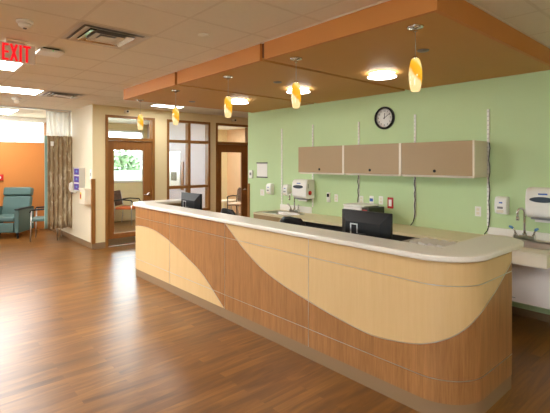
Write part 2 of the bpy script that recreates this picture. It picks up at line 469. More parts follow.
# outside window of the first room with a roller shade covering its lower part
f = MB().box(XO-0.12, XO+0.02, R1W[0], R1W[1], R1Z[0], R1Z[0]+0.05).box(XO-0.12, XO+0.01, R1W[0], R1W[1], R1Z[1]-0.05, R1Z[1])
for yy in (R1W[0], 4.2, R1W[1]-0.05): f.box(XO-0.12, XO+0.01, yy, yy+0.05, R1Z[0]+0.05, R1Z[1]-0.05)
w = struct('window_3', f, M['white_pl'])
struct('window_pane', MB().box(XO-0.09, XO-0.084, R1W[0]+0.05, R1W[1]-0.05, R1Z[0]+0.05, R1Z[1]-0.05), M['glass'], w)
struct('window_screen', MB().box(XO-0.05, XO-0.045, R1W[0]+0.05, R1W[1]-0.05, R1Z[0]+0.05, 1.42), M['sheer'], w)
f = MB().box(XO-0.12, XO+0.02, 5.9, 7.7, R1Z[0], R1Z[0]+0.05).box(XO-0.12, XO+0.01, 5.9, 7.7, R1Z[1]-0.05, R1Z[1]).box(XO-0.12, XO+0.01, 5.9, 5.95, R1Z[0]+0.05, R1Z[1]-0.05).box(XO-0.12, XO+0.01, 7.65, 7.7, R1Z[0]+0.05, R1Z[1]-0.05)
w = struct('window_6', f, M['white_pl'])  # unseen window added to brighten the second room
struct('window_pane', MB().box(XO-0.09, XO-0.084, 5.95, 7.65, R1Z[0]+0.05, R1Z[1]-0.05), M['glass'], w)

# interior window: 2 x 3 panes in a wood frame
y0, y1 = W1
f = MB()
ft = 0.052
f.box(XF-0.13, XF+0.012, y0, y0+ft, WB, HT).box(XF-0.13, XF+0.012, y1-ft, y1, WB, HT)
f.box(XF-0.13, XF+0.012, y0+ft, y1-ft, HT-ft, HT).box(XF-0.13, XF+0.012, y0+ft, y1-ft, WB, WB+ft)
ym = (y0+y1)/2
f.box(XF-0.12, XF+0.004, ym-0.03, ym+0.03, WB+ft, HT-ft)
for z in (1.105, 2.10):
    f.box(XF-0.12, XF+0.004, y0+ft, ym-0.03, z-0.03, z+0.03).box(XF-0.12, XF+0.004, ym+0.03, y1-ft, z-0.03, z+0.03)
w = struct('window_1', f, M['framewood'])
for a, b in ((y0+ft, ym-0.03), (ym+0.03, y1-ft)):
    for z0, z1 in ((WB+ft, 1.075), (1.135, 2.07), (2.13, HT-ft)):
        struct('window_pane', MB().box(XF-0.062, XF-0.056, a, b, z0, z1), M['glass'], w)
# the two doors
def door(name, yy):
    y0, y1 = yy
    f = MB()
    f.box(XF-0.13, XF+0.012, y0, y0+ft, 0, HT).box(XF-0.13, XF+0.012, y1-ft, y1, 0, HT)
    f.box(XF-0.13, XF+0.012, y0+ft, y1-ft, HT-ft, HT).box(XF-0.13, XF+0.006, y0+ft, y1-ft, 2.072, 2.132)
    d = struct(name, f, M['framewood'])
    struct('transom_pane', MB().box(XF-0.062, XF-0.056, y0+ft, y1-ft, 2.132, HT-ft), M['glass'], d)
    a, b = y0+ft+0.003, y1-ft-0.003
    g0, g1 = a+0.125, b-0.175
    l = MB()
    X0, X1 = XF-0.075, XF-0.03
    l.box(X0, X1, a, g0, 0.012, 2.068).box(X0, X1, g1, b, 0.012, 2.068).box(X0, X1, g0, g1, 1.885, 2.068).box(X0, X1, g0, g1, 0.012, 0.25)
    lf = struct('door_leaf', l, M['doorwood'], d)
    struct('glass_pane', MB().box(XF-0.056, XF-0.050, g0, g1, 0.25, 1.885), M['glass'], d)
    struct('kick_plate', MB().box(X1, X1+0.003, a+0.02, b-0.02, 0.03, 0.15), M['steel'], d)
    h = MB().cyl((X1, b-0.075, 0.985), 0.032, 0.012, 'x').cyl((X1+0.012, b-0.075, 0.985), 0.012, 0.045, 'x')
    h.tube([(X1+0.055, b-0.075, 0.985), (X1+0.06, b-0.12, 0.985), (X1+0.058, b-0.185, 0.982)], [0.012,0.011,0.009])
    struct('door_handle', h, M['chrome'], d)
    return d
door('door_1', D1); door('door_2', D2)

# dropped soffit above the desk: three painted panels with recessed joints
SX0, SX1, SY0, SZ = -6.23, -1.287, 2.48, 2.58
cuts = [SX0, -4.615, -2.985, SX1]
so = struct('ceiling_soffit', MB().box(SX0+0.03, SX1-0.03, SY0+0.03, YG, SZ+0.03, CZ), M['reveal'])
for i in range(3):
    a = cuts[i] + (0.032 if i else 0); b = cuts[i+1] - (0.032 if i < 2 else 0)
    struct('soffit_panel', MB().box(a + (0.03 if i == 0 else 0), b - (0.03 if i == 2 else 0), SY0+0.03, YG, SZ, SZ+0.03), M['soffit'], so)
    fm = MB().box(a, b, SY0, SY0+0.03, SZ, CZ)
    if i == 0: fm.box(a-0.0, a+0.03, SY0+0.03, YG, SZ, CZ)
    if i == 2: fm.box(b-0.03, b, SY0+0.03, YG, SZ, CZ)
    struct('soffit_fascia', fm, M['fascia'], so)
struct('soffit_edge_angle', MB().box(SX0-0.012, SX1+0.012, SY0-0.014, SY0, CZ-0.006, CZ).box(SX1, SX1+0.014, SY0, YG, CZ-0.006, CZ), M['tbar'], so)

# outside
struct('ground', MB().box(-60, XO-0.15, -30, 40, -0.4, -0.3), M['pale_ground'])
for i, (tx, ty, h, r) in enumerate(((-24, 6.6, 2.4, 1.1), (-24, 9.5, 2.55, 1.1), (-24, 12.4, 2.3, 1.1))):
    t = thing('tree', ['rounded pale green tree outside, left in the door glass', 'taller pale green tree outside, middle in the door glass', 'low pale green tree outside, right in the door glass'][i], 'tree', (tx, ty, -0.3), 0, 'trees outside the window')
    c = MB()
    for k in range(320):
        a = random.uniform(0, 2*PI); e = math.asin(random.uniform(-0.9, 1)); q = r*random.uniform(0.75, 1.0)
        p = Vector((math.cos(a)*math.cos(e)*q, math.sin(a)*math.cos(e)*q, h - r + math.sin(e)*q))
        s = random.uniform(0.16, 0.34)
        Mx = Matrix.Translation(p) @ Matrix.Rotation(random.uniform(0, PI), 4, 'X') @ Matrix.Rotation(random.uniform(0, PI), 4, 'Z')
        c.add([(-s,-s,0),(s,-s,0.08),(s,s,0),(-s,s,0.08),(0,0,s*0.7)], [(0,1,4),(1,2,4),(2,3,4),(3,0,4),(0,3,2,1)], False, Mx)
    obj('foliage', c, M['leaf'], t)
    obj('trunk', MB().tube([(0,0,0),(0.05,0,h*0.3),(0,0.05,h*0.7)], [0.12,0.1,0.06]), M['bark'], t)

# ------------------------------------------------------------------ reception desk
CX0, CX1, CYR, RAD, YF = -5.85, -1.445, 2.83, 0.30, 2.53
LEFT_Y, RIGHT_Y = 3.45, 3.30
L0 = LEFT_Y - CYR; LA = RAD*PI/2; LS = CX1 - CX0; L4 = RIGHT_Y - CYR
S_TOTAL = L0 + LA + LS + LA + L4
def path(s):
    """arc length along the desk front, left end to right end -> point and outward normal"""
    if s <= L0: return (CX0-RAD, LEFT_Y - s, -1, 0)
    s -= L0
    if s <= LA:
        a = PI + s/RAD
        return (CX0+RAD*math.cos(a), CYR+RAD*math.sin(a), math.cos(a), math.sin(a))
    s -= LA
    if s <= LS: return (CX0+s, YF, 0, -1)
    s -= LS
    if s <= LA:
        a = 1.5*PI + s/RAD
        return (CX1+RAD*math.cos(a), CYR+RAD*math.sin(a), math.cos(a), math.sin(a))
    s -= LA
    return (CX1+RAD, CYR+s, 1, 0)
def off(s, d):
    x, y, nx, ny = path(s); return (x+nx*d, y+ny*d)
def sx(x): return L0 + LA + (x - CX0)
def spl(pts, s):
    """monotone cubic through points"""
    n = len(pts)
    if s <= pts[0][0]: i = 0
    elif s >= pts[-1][0]: i = n-2
    else: i = max(k for k in range(n-1) if pts[k][0] <= s)
    def slope(k):
        a = pts[max(k-1,0)]; b = pts[min(k+1,n-1)]
        return (b[1]-a[1])/(b[0]-a[0])
    (xa, ya), (xb, yb) = pts[i], pts[i+1]; h = xb-xa; t = (s-xa)/h
    return (2*t**3-3*t*t+1)*ya + (t**3-2*t*t+t)*h*slope(i) + (-2*t**3+3*t*t)*yb + (t**3-t*t)*h*slope(i+1)
C1 = [(0.0,0.16),(0.35,0.42),(L0+0.12,0.60),(sx(-5.85)-0.1,0.705),(sx(-5.61),0.742),(sx(-5.25),0.72),(sx(-4.88),0.642),(sx(-4.45),0.51),(sx(-4.088),0.375),(sx(-3.665),0.104)]
SE = L0 + LA + LS + LA
C2 = [(sx(-3.66),1.006),(sx(-3.344),0.79),(sx(-3.059),0.645),(sx(-2.757),0.548),(sx(-2.443),0.482),(sx(-2.204),0.438),(sx(-1.996),0.408),(sx(-1.806),0.391),(sx(-1.633),0.407),(sx(-1.445),0.445),(sx(-1.445)+0.18,0.515),(sx(-1.445)+0.286,0.575),(sx(-1.445)+0.424,0.668),(SE+0.21,0.779),(SE+0.39,0.876),(SE+L4,0.92)]
S1, S2 = C1[-1][0], C2[0][0]
def maple(s):
    if s < S1: return (0.0, spl(C1, s))
    if s > S2: return (spl(C2, s), 2.0)
    return (9, 9)
desk = thing('reception_desk', 'long curved reception desk with two-tone wood front and white quartz top', 'reception desk', (-3.65, 2.83, 0))
ox, oy = 3.65, -2.83
def loc_(p, z): return (p[0]+ox, p[1]+oy, z)
KICK, ZT, SLAB = 0.102, 1.006, 1.046
BANDS = [(KICK, 0.25), (0.25, 0.85), (0.85, ZT)]
SEAMS = [0.0, sx(-4.87), sx(-3.655), sx(-2.44), S_TOTAL]
def strip_piece(sa, sb, lo, hi, front=0.0, back=-0.014):
    """solid between curves lo(s), hi(s) on the desk front; returns list of MBs for connected runs"""
    N = max(2, int((sb-sa)/0.025)); ss = [sa+(sb-sa)*i/N for i in range(N+1)]
    runs = []; cur = []
    for s in ss:
        a, b = lo(s), hi(s)
        if b - a > 0.0005: cur.append((s, a, b))
        else:
            if len(cur) > 1: runs.append(cur)
            cur = []
    if len(cur) > 1: runs.append(cur)
    out = []
    for r in runs:
        mb = MB(); vs = []; fs = []
        for s, a, b in r:
            pf, pb = off(s, front), off(s, back)
            vs += [loc_(pf,a), loc_(pf,b), loc_(pb,b), loc_(pb,a)]
        for i in range(len(r)-1):
            k = i*4
            for j in range(4):
                fs.append((k+j, k+(j+1)%4, k+4+(j+1)%4, k+4+j))
        e = (len(r)-1)*4
        fs += [(0,1,2,3), (e+3,e+2,e+1,e)]
        mb.add(vs, fs, True); out.append(mb)
    return out
g = 0.0012
for i in range(4):
    sa, sb = SEAMS[i]+(g if i else 0), SEAMS[i+1]-(g if i < 3 else 0)
    for za, zb in BANDS:
        za2, zb2 = za + (g if za > KICK else 0), zb - (g if zb < ZT else 0)
        def mlo(s): return max(za2, maple(s)[0]+ (g if s > S2 else 0))
        def mhi(s): return min(zb2, maple(s)[1]- (g if s < S1 else 0)) if maple(s)[0] < 9 else -1
        def wlo(s): return max(za2, maple(s)[1]+g) if s < S1 else za2
        def whi(s): return zb2 if s <= S2 else min(zb2, maple(s)[0]-g)
        for mbx, nm in [(m_, 'maple') for m_ in strip_piece(sa, sb, mlo, mhi)] + [(m_, 'walnut') for m_ in strip_piece(sa, sb, wlo, whi)]:
            o = obj('maple_panel' if nm == 'maple' else 'wood_panel', mbx, M[nm], desk)
            try: o.data.set_sharp_from_angle(angle=math.radians(35))
            except Exception: pass
            o['label'] = 'pale maple front panel' if nm == 'maple' else 'brown wood front panel'
def ribbon(pts, w=0.0055, proud=0.0018):
    """flat metal inlay strip along (s,z) points"""
    mb = MB(); vs = []; fs = []
    n = len(pts)
    for i, (s, z) in enumerate(pts):
        a = pts[max(i-1,0)]; b = pts[min(i+1,n-1)]
        ds, dz = b[0]-a[0], b[1]-a[1]; l = math.hypot(ds, dz); ns, nz = -dz/l*w/2, ds/l*w/2
        for sgn, d in ((-1, proud), (1, proud), (1, -0.008), (-1, -0.008)):
            q = min(max(s+sgn*ns, 0), S_TOTAL)
            vs.append(loc_(off(q, d), z+sgn*nz))
    for i in range(n-1):
        k = i*4
        for j in range(4): fs.append((k+j, k+(j+1)%4, k+4+(j+1)%4, k+4+j))
    e = (n-1)*4
    fs += [(0,1,2,3), (e+3,e+2,e+1,e)]
    return mb.add(vs, fs, False)
def rng(a, b, n): return [a+(b-a)*i/n for i in range(n+1)]
for z in (0.25, 0.85): obj('metal_strip', ribbon([(s, z) for s in rng(0, S_TOTAL, 220)]), M['trim'], desk)
for s in SEAMS[1:4]: obj('metal_strip', ribbon([(s, z) for z in rng(KICK, ZT, 10)], 0.004), M['trim'], desk)
obj('metal_strip', ribbon([(s, spl(C1, s)) for s in rng(0, S1, 90)]), M['trim'], desk)
obj('metal_strip', ribbon([(s, spl(C2, s)) for s in rng(S2, S_TOTAL, 140)]), M['trim'], desk)
k = strip_piece(0, S_TOTAL, lambda s: 0.0, lambda s: KICK, -0.004, -0.1)[0]
kb = obj('kick_base', k, M['base'], desk); kb.data.set_sharp_from_angle(angle=math.radians(35))
k = strip_piece(0, S_TOTAL, lambda s: KICK, lambda s: ZT, -0.016, -0.1)[0]
kb = obj('inner_wall', k, M['tan'], desk); kb.data.set_sharp_from_angle(angle=math.radians(35))
# quartz transaction top, U-shaped
OV = 0.036
outl = []
LE, RE = 3.62, 3.60
cr = 0.07
def arc(cx, cy, r, a0, a1, n=6): return [(cx+r*math.cos(a0+(a1-a0)*i/n), cy+r*math.sin(a0+(a1-a0)*i/n)) for i in range(n+1)]
outl += arc(CX0-RAD-OV+cr, LE-cr, cr, PI/2, PI)
outl += arc(CX0, CYR, RAD+OV, PI, 1.5*PI, 14)
outl += arc(CX1, CYR, RAD+OV, 1.5*PI, 2*PI, 14)
outl += arc(CX1+RAD+OV-0.2, RE-0.2, 0.2, 0, PI/2, 12)
outl += [(-1.425, RE), (-1.425, 2.80), (-5.885, 2.80), (-5.885, LE)]
mb = MB().prism([(p[0]+ox, p[1]+oy) for p in outl], ZT, SLAB)
obj('quartz_top', mb, M['quartz'], desk, bevel=0.01, seg=3)
# staff-side work surface and supports
ws = MB().box(-6.02+ox, -1.27+ox, 2.64+oy, 3.34+oy, 0.70, 0.735)
obj('work_surface', ws, M['counter'], desk, bevel=0.004)
for xx in (-5.0, -3.7, -2.4):
    obj('support_panel', MB().box(xx-0.012+ox, xx+0.012+ox, 2.64+oy, 3.25+oy, 0, 0.70), M['tan'], desk)

# ------------------------------------------------------------------ back counter
bc = thing('back_counter', 'long cream worktop along the green wall with a small sink at its left end', 'counter', (-3.7, YG-0.003, 0))
CT = 0.817
X0, X1 = -5.46+3.7, -1.975+3.7
SKX0, SKX1 = -5.33+3.7, -4.70+3.7
def sink_top(mb, x0, x1, y0, y1, sx0, sx1, sy0, sy1, z0, z1):
    mb.box(x0, sx0, y0, y1, z0, z1).box(sx1, x1, y0, y1, z0, z1).box(sx0, sx1, y0, sy0, z0, z1).box(sx0, sx1, sy1, y1, z0, z1)
    return mb
def basin(x0, x1, y0, y1, z, depth):
    """drop-in bowl with a rim"""
    mb = MB()
    def ring(e, zz, r=0.04):
        a, b, c, d = x0-e, x1+e, y0-e, y1+e
        p = []
        for cx, cy, a0 in ((b-r, d-r, 0), (a+r, d-r, PI/2), (a+r, c+r, PI), (b-r, c+r, 1.5*PI)):
            p += [(cx+r*math.cos(a0+t*PI/8), cy+r*math.sin(a0+t*PI/8), zz) for t in range(5)]
        return p
    rings = [ring(0.02, z), ring(0.018, z+0.005), ring(0.0, z+0.005), ring(-0.012, z-0.02), ring(-0.03, z-depth+0.02), ring(-0.06, z-depth)]
    vs = [p for r in rings for p in r]; n = 20; fs = []
    for k in range(len(rings)-1):
        for i in range(n):
            fs.append((k*n+i, k*n+(i+1)%n, (k+1)*n+(i+1)%n, (k+1)*n+i))
    fs.append(tuple(range((len(rings)-1)*n, len(rings)*n)))
    return mb.add(vs, fs, True)
obj('worktop', sink_top(MB(), X0, X1, -0.60, 0, SKX0, SKX1, -0.50, -0.17, CT-0.03, CT), M['counter'], bc)
obj('sink_bowl', basin(SKX0, SKX1, -0.50, -0.17, CT, 0.14), M['steel'], bc)
obj('backsplash', MB().box(-5.44+3.7, -4.69+3.7, -0.018, 0, CT, 0.916), M['white_pl'], bc, bevel=0.003)
obj('sink_apron', MB().box(X0, -4.55+3.7, -0.59, -0.57, 0.55, CT-0.03).box(X0, X0+0.02, -0.57, 0, 0.0, CT-0.03), M['tan'], bc)
obj('knee_shade_panel', MB().box(-4.55+3.7, X1, -0.45, -0.43, 0.0, CT-0.03).box(-4.57+3.7, -4.55+3.7, -0.57, -0.02, 0.0, CT-0.03), M['charcoal'], bc)  # charcoal sheets stand in for the shade under the counter

sk = thing('sink_vanity', 'white wall-hung sink counter beside the right end of the desk', 'sink counter', (-1.57, YG-0.003, 0))
VT = 0.832
obj('vanity_top', sink_top(MB(), -0.395, 0.40, -0.775, 0, -0.28, 0.33, -0.52, -0.15, VT-0.03, VT), M['vanity'], sk)
obj('sink_bowl', basin(-0.28, 0.33, -0.52, -0.15, VT, 0.11), M['steel'], sk)
obj('apron', MB().box(-0.395, 0.40, -0.775, -0.755, 0.712, VT-0.03).box(0.38, 0.40, -0.755, 0, 0.712, VT-0.03).box(-0.395, -0.375, -0.755, 0, 0.712, VT-0.03), M['vanity'], sk)
obj('backsplash', MB().box(-0.395, 0.60, -0.02, 0, VT, 0.912), M['white_pl'], sk, bevel=0.003)
obj('under_sink_panel', MB().box(-0.395, 0.40, -0.42, -0.40, 0.262, 0.712).box(-0.395, -0.375, -0.40, 0, 0.262, 0.712).box(0.38, 0.40, -0.40, 0, 0.262, 0.712), M['undersink'], sk)
obj('panel_latch', MB().box(-0.02, 0.03, -0.425, -0.42, 0.30, 0.305), M['grey_pl'], sk)

def faucet(label, loc, tip, sz=1.0, blue=True):
    t = thing('faucet', label, 'faucet', loc, 0, 'gooseneck faucets')
    obj('faucet_base', MB().box(-0.10, 0.10, -0.025, 0.025, 0, 0.052).cyl((0,0,0.03), 0.022, 0.04).cyl((-0.085,0,0.03), 0.016, 0.035).cyl((0.085,0,0.03), 0.016, 0.035), M['chrome'], t, bevel=0.004)
    pts = [(0,0,0.06),(0,0,0.20)]
    dx, dy = tip
    R = 0.042
    pts += [(dx*R*(1-math.cos(a)), dy*R*(1-math.cos(a)), 0.285+R*math.sin(a)) for a in rng(0, PI, 10)]
    pts += [(dx*2*R, dy*2*R, 0.235)]
    obj('spout', MB().tube(pts, 0.0115), M['chrome'], t)
    obj('spout_tip', MB().cyl((dx*2*R, dy*2*R, 0.205), 0.016, 0.035), M['chrome'], t)
    for sgn in (-1, 1):
        h = obj('handle', MB().tube([(sgn*0.085,0,0.06),(sgn*0.094,-0.006,0.09),(sgn*0.108,-0.02,0.118)], [0.009,0.009,0.008]), M['chrome'], t)
        obj('grip', MB().tube([(sgn*0.105,-0.017,0.112),(sgn*0.118,-0.028,0.126),(sgn*0.134,-0.04,0.132)], [0.013,0.014,0.011]), M['lightblue'] if blue else M['steel'], h)
    return t
faucet('chrome gooseneck faucet with blue-tipped levers on the white sink counter at right', (-1.555, 4.83, VT), (-0.5,-0.866))
faucet('small chrome gooseneck faucet on the cream worktop behind the desk', (-4.965, 4.82, CT), (-0.5,-0.866), blue=False)

# grey pedestal behind the desk, with folders
pd = thing('file_pedestal', 'low grey-topped filing pedestal behind the right end of the desk', 'file cabinet', (-2.24, 4.02, 0))
obj('body', MB().box(-0.255, 0.255, -0.28, 0.30, 0.02, 0.765), M['tan'], pd, bevel=0.004)
obj('top', MB().box(-0.27, 0.268, -0.30, 0.31, 0.765, 0.785), M['greytop'], pd, bevel=0.003)
for z in (0.05, 0.40):
    d = obj('drawer', MB().box(-0.24, 0.24, -0.295, -0.28, z, z+0.33), M['tan'], pd, bevel=0.003)
    obj('pull', MB().box(-0.06, 0.06, -0.31, -0.295, z+0.26, z+0.28), M['steel'], d)
flab = ['pale grey folder on the pedestal, leftmost of the row of four', 'pale grey folder second from left in the row on the pedestal', 'pale grey folder third from left in the row on the pedestal', 'pale grey folder at the right end of the row on the pedestal']
for i in range(4):
    t = thing('folder', flab[i], 'folder', (-2.30+i*0.10, 4.08, 0.785), -0.08, 'row of pale folders')
    obj('cover', MB().sweep_y([(-0.046,0),(0.042,0),(0.046,0.03),(-0.03,0.046),(-0.046,0.02)], -0.14, 0.14), M['folder'], t, bevel=0.002)
    obj('pages', MB().box(-0.04, 0.036, -0.145, -0.139, 0.003, 0.018), M['paper'], t)

# ------------------------------------------------------------------ monitors
def monitor(label, loc, w=0.52, h=0.31):
    t = thing('monitor', label, 'monitor', loc, 0, 'monitors on the desk')
    zb = 0.16
    # screen faces the wall (+y), tapered back towards the viewer (-y)
    sh = MB().box(-w/2, w/2, -0.012, 0.02, zb, zb+h)
    obj('bezel', sh, M['black_pl'], t, bevel=0.004)
    b = MB()
    i, d = 0.055, 0.045
    o_ = [(-w/2+0.006,-0.012,zb+0.006),(w/2-0.006,-0.012,zb+0.006),(w/2-0.006,-0.012,zb+h-0.006),(-w/2+0.006,-0.012,zb+h-0.006)]
    q = [(-w/2+i*1.4,-0.012-d,zb+0.03),(w/2-i*1.4,-0.012-d,zb+0.03),(w/2-i*1.4,-0.012-d,zb+h-0.095),(-w/2+i*1.4,-0.012-d,zb+h-0.095)]
    b.add(o_+q, [(0,1,5,4),(1,2,6,5),(2,3,7,6),(3,0,4,7),(4,5,6,7),(0,3,2,1)])
    bk = obj('back_shell', b, M['black_pl'], t)
    lg = text_mesh('DELL', 0.035, Matrix.Translation((0.0,-0.0295,zb+h-0.05)) @ Matrix.Rotation(math.radians(62), 4, 'X'), 0.001, 1.2)
    obj('emblem', lg, M['charcoal'], bk)
    obj('screen', MB().box(-w/2+0.02, w/2-0.02, 0.02, 0.022, zb+0.02, zb+h-0.02), M['window_tint'], t)
    st = MB().box(-0.045, 0.045, -0.085, -0.055, 0.012, zb+0.12)
    obj('stand', st, M['black_pl'], t, bevel=0.004)
    fm = MB().box(-0.125, -0.115, -0.064, -0.057, zb-0.06, zb+0.19).box(-0.055, -0.045, -0.064, -0.057, zb-0.06, zb+0.19).box(-0.125, -0.045, -0.064, -0.057, zb+0.19, zb+0.20)
    obj('bracket', fm, M['trim'], t)
    obj('foot', MB().lathe([(0.13,0),(0.13,0.008),(0.05,0.016)], 28, Matrix.Translation((0,-0.03,0))), M['black_pl'], t)
    return t
m1 = monitor('large black monitor at the middle of the desk, seen from behind', (-2.25, 3.06, 0.735))
m2 = dup(m1, (-5.25, 3.06, 0.735), 'black monitor at the left end of the desk, seen from behind')

# ------------------------------------------------------------------ office chairs
def office_chair(label, loc, rz):
    t = thing('office_chair', label, 'office chair', loc, rz, 'office chairs behind the desk')
    N = 14
    bk = MB(); vs = []; fs = []
    for j in range(9):
        zz = 0.525 + 0.40*j/8
        ww = 0.20 + 0.035*math.sin(PI*j/8*0.9) - (0.07*((j-6)/2)**2 if j > 6 else 0)
        for i in range(N+1):
            u = -1+2*i/N
            vs.append((u*ww, 0.26 - 0.07*u*u + 0.06*(zz-0.5) , zz - 0.03*u*u*(1 if j > 5 else 0)))
    for j in range(8):
        for i in range(N):
            a = j*(N+1)+i; fs.append((a, a+1, a+N+2, a+N+1))
    bk.add(vs, fs, True)
    obj('backrest', bk, M['black_pl'], t, solid=0.045, bevel=0.01)
    obj('seat', MB().box(-0.24, 0.24, -0.24, 0.22, 0.43, 0.50), M['black_matte'], t, bevel=0.03, seg=4)
    obj('back_support', MB().tube([(0,0.1,0.42),(0,0.28,0.42),(0,0.32,0.55),(0,0.31,0.66)], 0.02), M['black_pl'], t)
    obj('gas_column', MB().cyl((0,0,0.10), 0.025, 0.33), M['chrome'], t)
    for s in (-1, 1):
        obj('armrest', MB().tube([(s*0.22,0.05,0.45),(s*0.29,0.05,0.47),(s*0.29,0.03,0.66)], 0.016).box(s*0.29-0.03, s*0.29+0.03, -0.14, 0.12, 0.66, 0.685), M['black_pl'], t, bevel=0.006)
    for k in range(5):
        a = 2*PI*k/5
        c, s = math.cos(a), math.sin(a)
        l = obj('leg', MB().tube([(0,0,0.11),(c*0.15,s*0.15,0.10),(c*0.29,s*0.29,0.07)], [0.03,0.022,0.016]), M['black_pl'], t)
        obj('caster', MB().cyl((c*0.29-0.012*s, s*0.29+0.012*c, 0.028), 0.028, 0.024, 'y'), M['black_matte'], l)
    return t
oc = office_chair('black office chair in the middle behind the desk, rounded back just showing', (-4.06, 4.10, 0), math.radians(186))
dup(oc, (-5.42, 4.05, 0), 'black office chair to the left behind the desk, in front of the second door', math.radians(176))

# ------------------------------------------------------------------ wall cabinets
CB0, CB1, CD = 1.472, 1.872, 0.35
clab = ['tan wall cabinet on the green wall, left of the three', 'tan wall cabinet on the green wall, middle of the three', 'tan wall cabinet on the green wall, right one with the pale end panel showing']
for i, (a, b) in enumerate(((-4.655, -3.76), (-3.76, -2.865), (-2.865, -1.965))):
    t = thing('wall_cabinet', clab[i], 'cabinet', ((a+b)/2, YG, CB0), 0, 'wall cabinets')
    w = (b-a)/2; h = CB1-CB0
    body = MB().box(-w+0.003, -w+0.018, -CD+0.018, -0.003, 0, h).box(w-0.018, w-0.003, -CD+0.018, -0.003, 0, h)
    body.box(-w+0.018, w-0.018, -CD+0.018, -0.003, h-0.018, h).box(-w+0.018, w-0.018, -CD+0.018, -0.003, 0.012, 0.03).box(-w+0.018, w-0.018, -0.015, -0.003, 0.03, h-0.018)
    obj('body', body, M['cab_white'], t)
    d = obj('door', MB().box(-w+(0.003 if i == 0 else 0.012), w-0.022, -CD-0.002, -CD+0.017, 0.016, h+0.003), M['tan'], t, bevel=0.003)
    obj('edge_strip', MB().box(w-0.021, w+(-0.001 if i == 2 else 0.010), -CD-0.003, -CD+0.017, 0.0, h+0.004), M['vanity'], t)
    lk = obj('lock', MB().cyl((-0.005, -CD-0.008, 0.065), 0.017, 0.008, 'y', 16), M['black_matte'], d)
    obj('light_rail', MB().box(-w+0.02, w-0.025, -CD+0.02, -CD+0.05, -0.008, 0.012), M['cab_white'], t)

# ------------------------------------------------------------------ slotted standards and cables
slab_ = ['white slotted wall strip farthest left, above the left sink', 'white slotted wall strip at the left end of the cabinets', 'white slotted wall strip behind the first cabinet joint', 'white slotted wall strip just right of the clock', 'white slotted wall strip at the right end of the cabinets']
for i, (xx, zt) in enumerate(((-5.41,2.225), (-4.672,2.245), (-3.76,2.225), (-2.868,2.255), (-1.962,2.235))):
    t = thing('wall_strip', slab_[i], 'wall strip', (xx, YG, 0.92), 0, 'slotted wall strips')
    h = zt-0.92
    obj('channel', MB().box(-0.013, 0.013, -0.012, 0, 0, h), M['white_pl'], t)
    sl = MB()
    for side in (-1, 1):
        z = 0.03
        while z < h-0.03:
            sl.box(side*0.005-0.0015, side*0.005+0.0015, -0.0125, -0.012, z, z+0.013); z += 0.05
    obj('slots', sl, M['grey_pl'], t)
for i, xx in enumerate((-3.76, -2.862, -1.955)):
    z0 = CB0 if i < 2 else 1.86
    dx = 0.012 if i == 2 else 0.0
    pts = [(dx+0.006*math.sin(k*1.7), -0.022-0.003*math.cos(k*2.1), z) for k, z in enumerate(rng(z0, 0.93, 14))]
    pts += [(dx-0.02, -0.026, 0.87), (dx-0.05, -0.035, 0.826)]
    t = tag(obj('cable', MB().tube(pts, 0.0055, 8), M['black_matte'], None, loc=(xx, YG, 0)), ['black cable down the wall behind the large monitor', 'black cable under the joint of middle and right cabinets', 'black cable along the end of the right cabinet'][i], 'cable', 'black cables under the cabinets')

# ------------------------------------------------------------------ clock
ck = thing('wall_clock', 'round wall clock with black rim on the green wall', 'clock', (-3.321, YG, 2.245))
RX = Matrix.Rotation(PI/2, 4, 'X')
obj('rim', MB().lathe([(0.128,0.0),(0.155,0.0),(0.155,0.025),(0.148,0.038),(0.134,0.038),(0.128,0.018)], 48, RX, True, False), M['black_pl'], ck)
obj('face', MB().lathe([(0.0,0.0),(0.132,0.0),(0.132,0.014),(0.0,0.014)], 48, RX), M['paper'], ck)
nm = MB()
for k in range(1, 13):
    a = PI/2 - k*PI/6
    t_ = text_mesh(str(k), 0.034, Matrix.Translation((0.098*math.cos(a), -0.0148, 0.098*math.sin(a))) @ RX, 0.0006)
    nm.add(t_.v, t_.f)
for k in range(60):
    a = k*PI/30
    Mx = Matrix.Rotation(a, 4, 'Y')
    nm.box(-0.0012, 0.0012, -0.0154, -0.014, 0.118, 0.127, Mx)
obj('numerals', nm, M['black_matte'], ck)
obj('hour_hand', MB().box(-0.004, 0.004, -0.0185, -0.0165, -0.015, 0.066, Matrix.Rotation(math.radians(4), 4, 'Y')), M['black_matte'], ck)
obj('minute_hand', MB().box(-0.003, 0.003, -0.0215, -0.0195, -0.018, 0.102, Matrix.Rotation(math.radians(58), 4, 'Y')).cyl((0,-0.023,0), 0.007, 0.006, 'y', 12), M['black_matte'], ck)

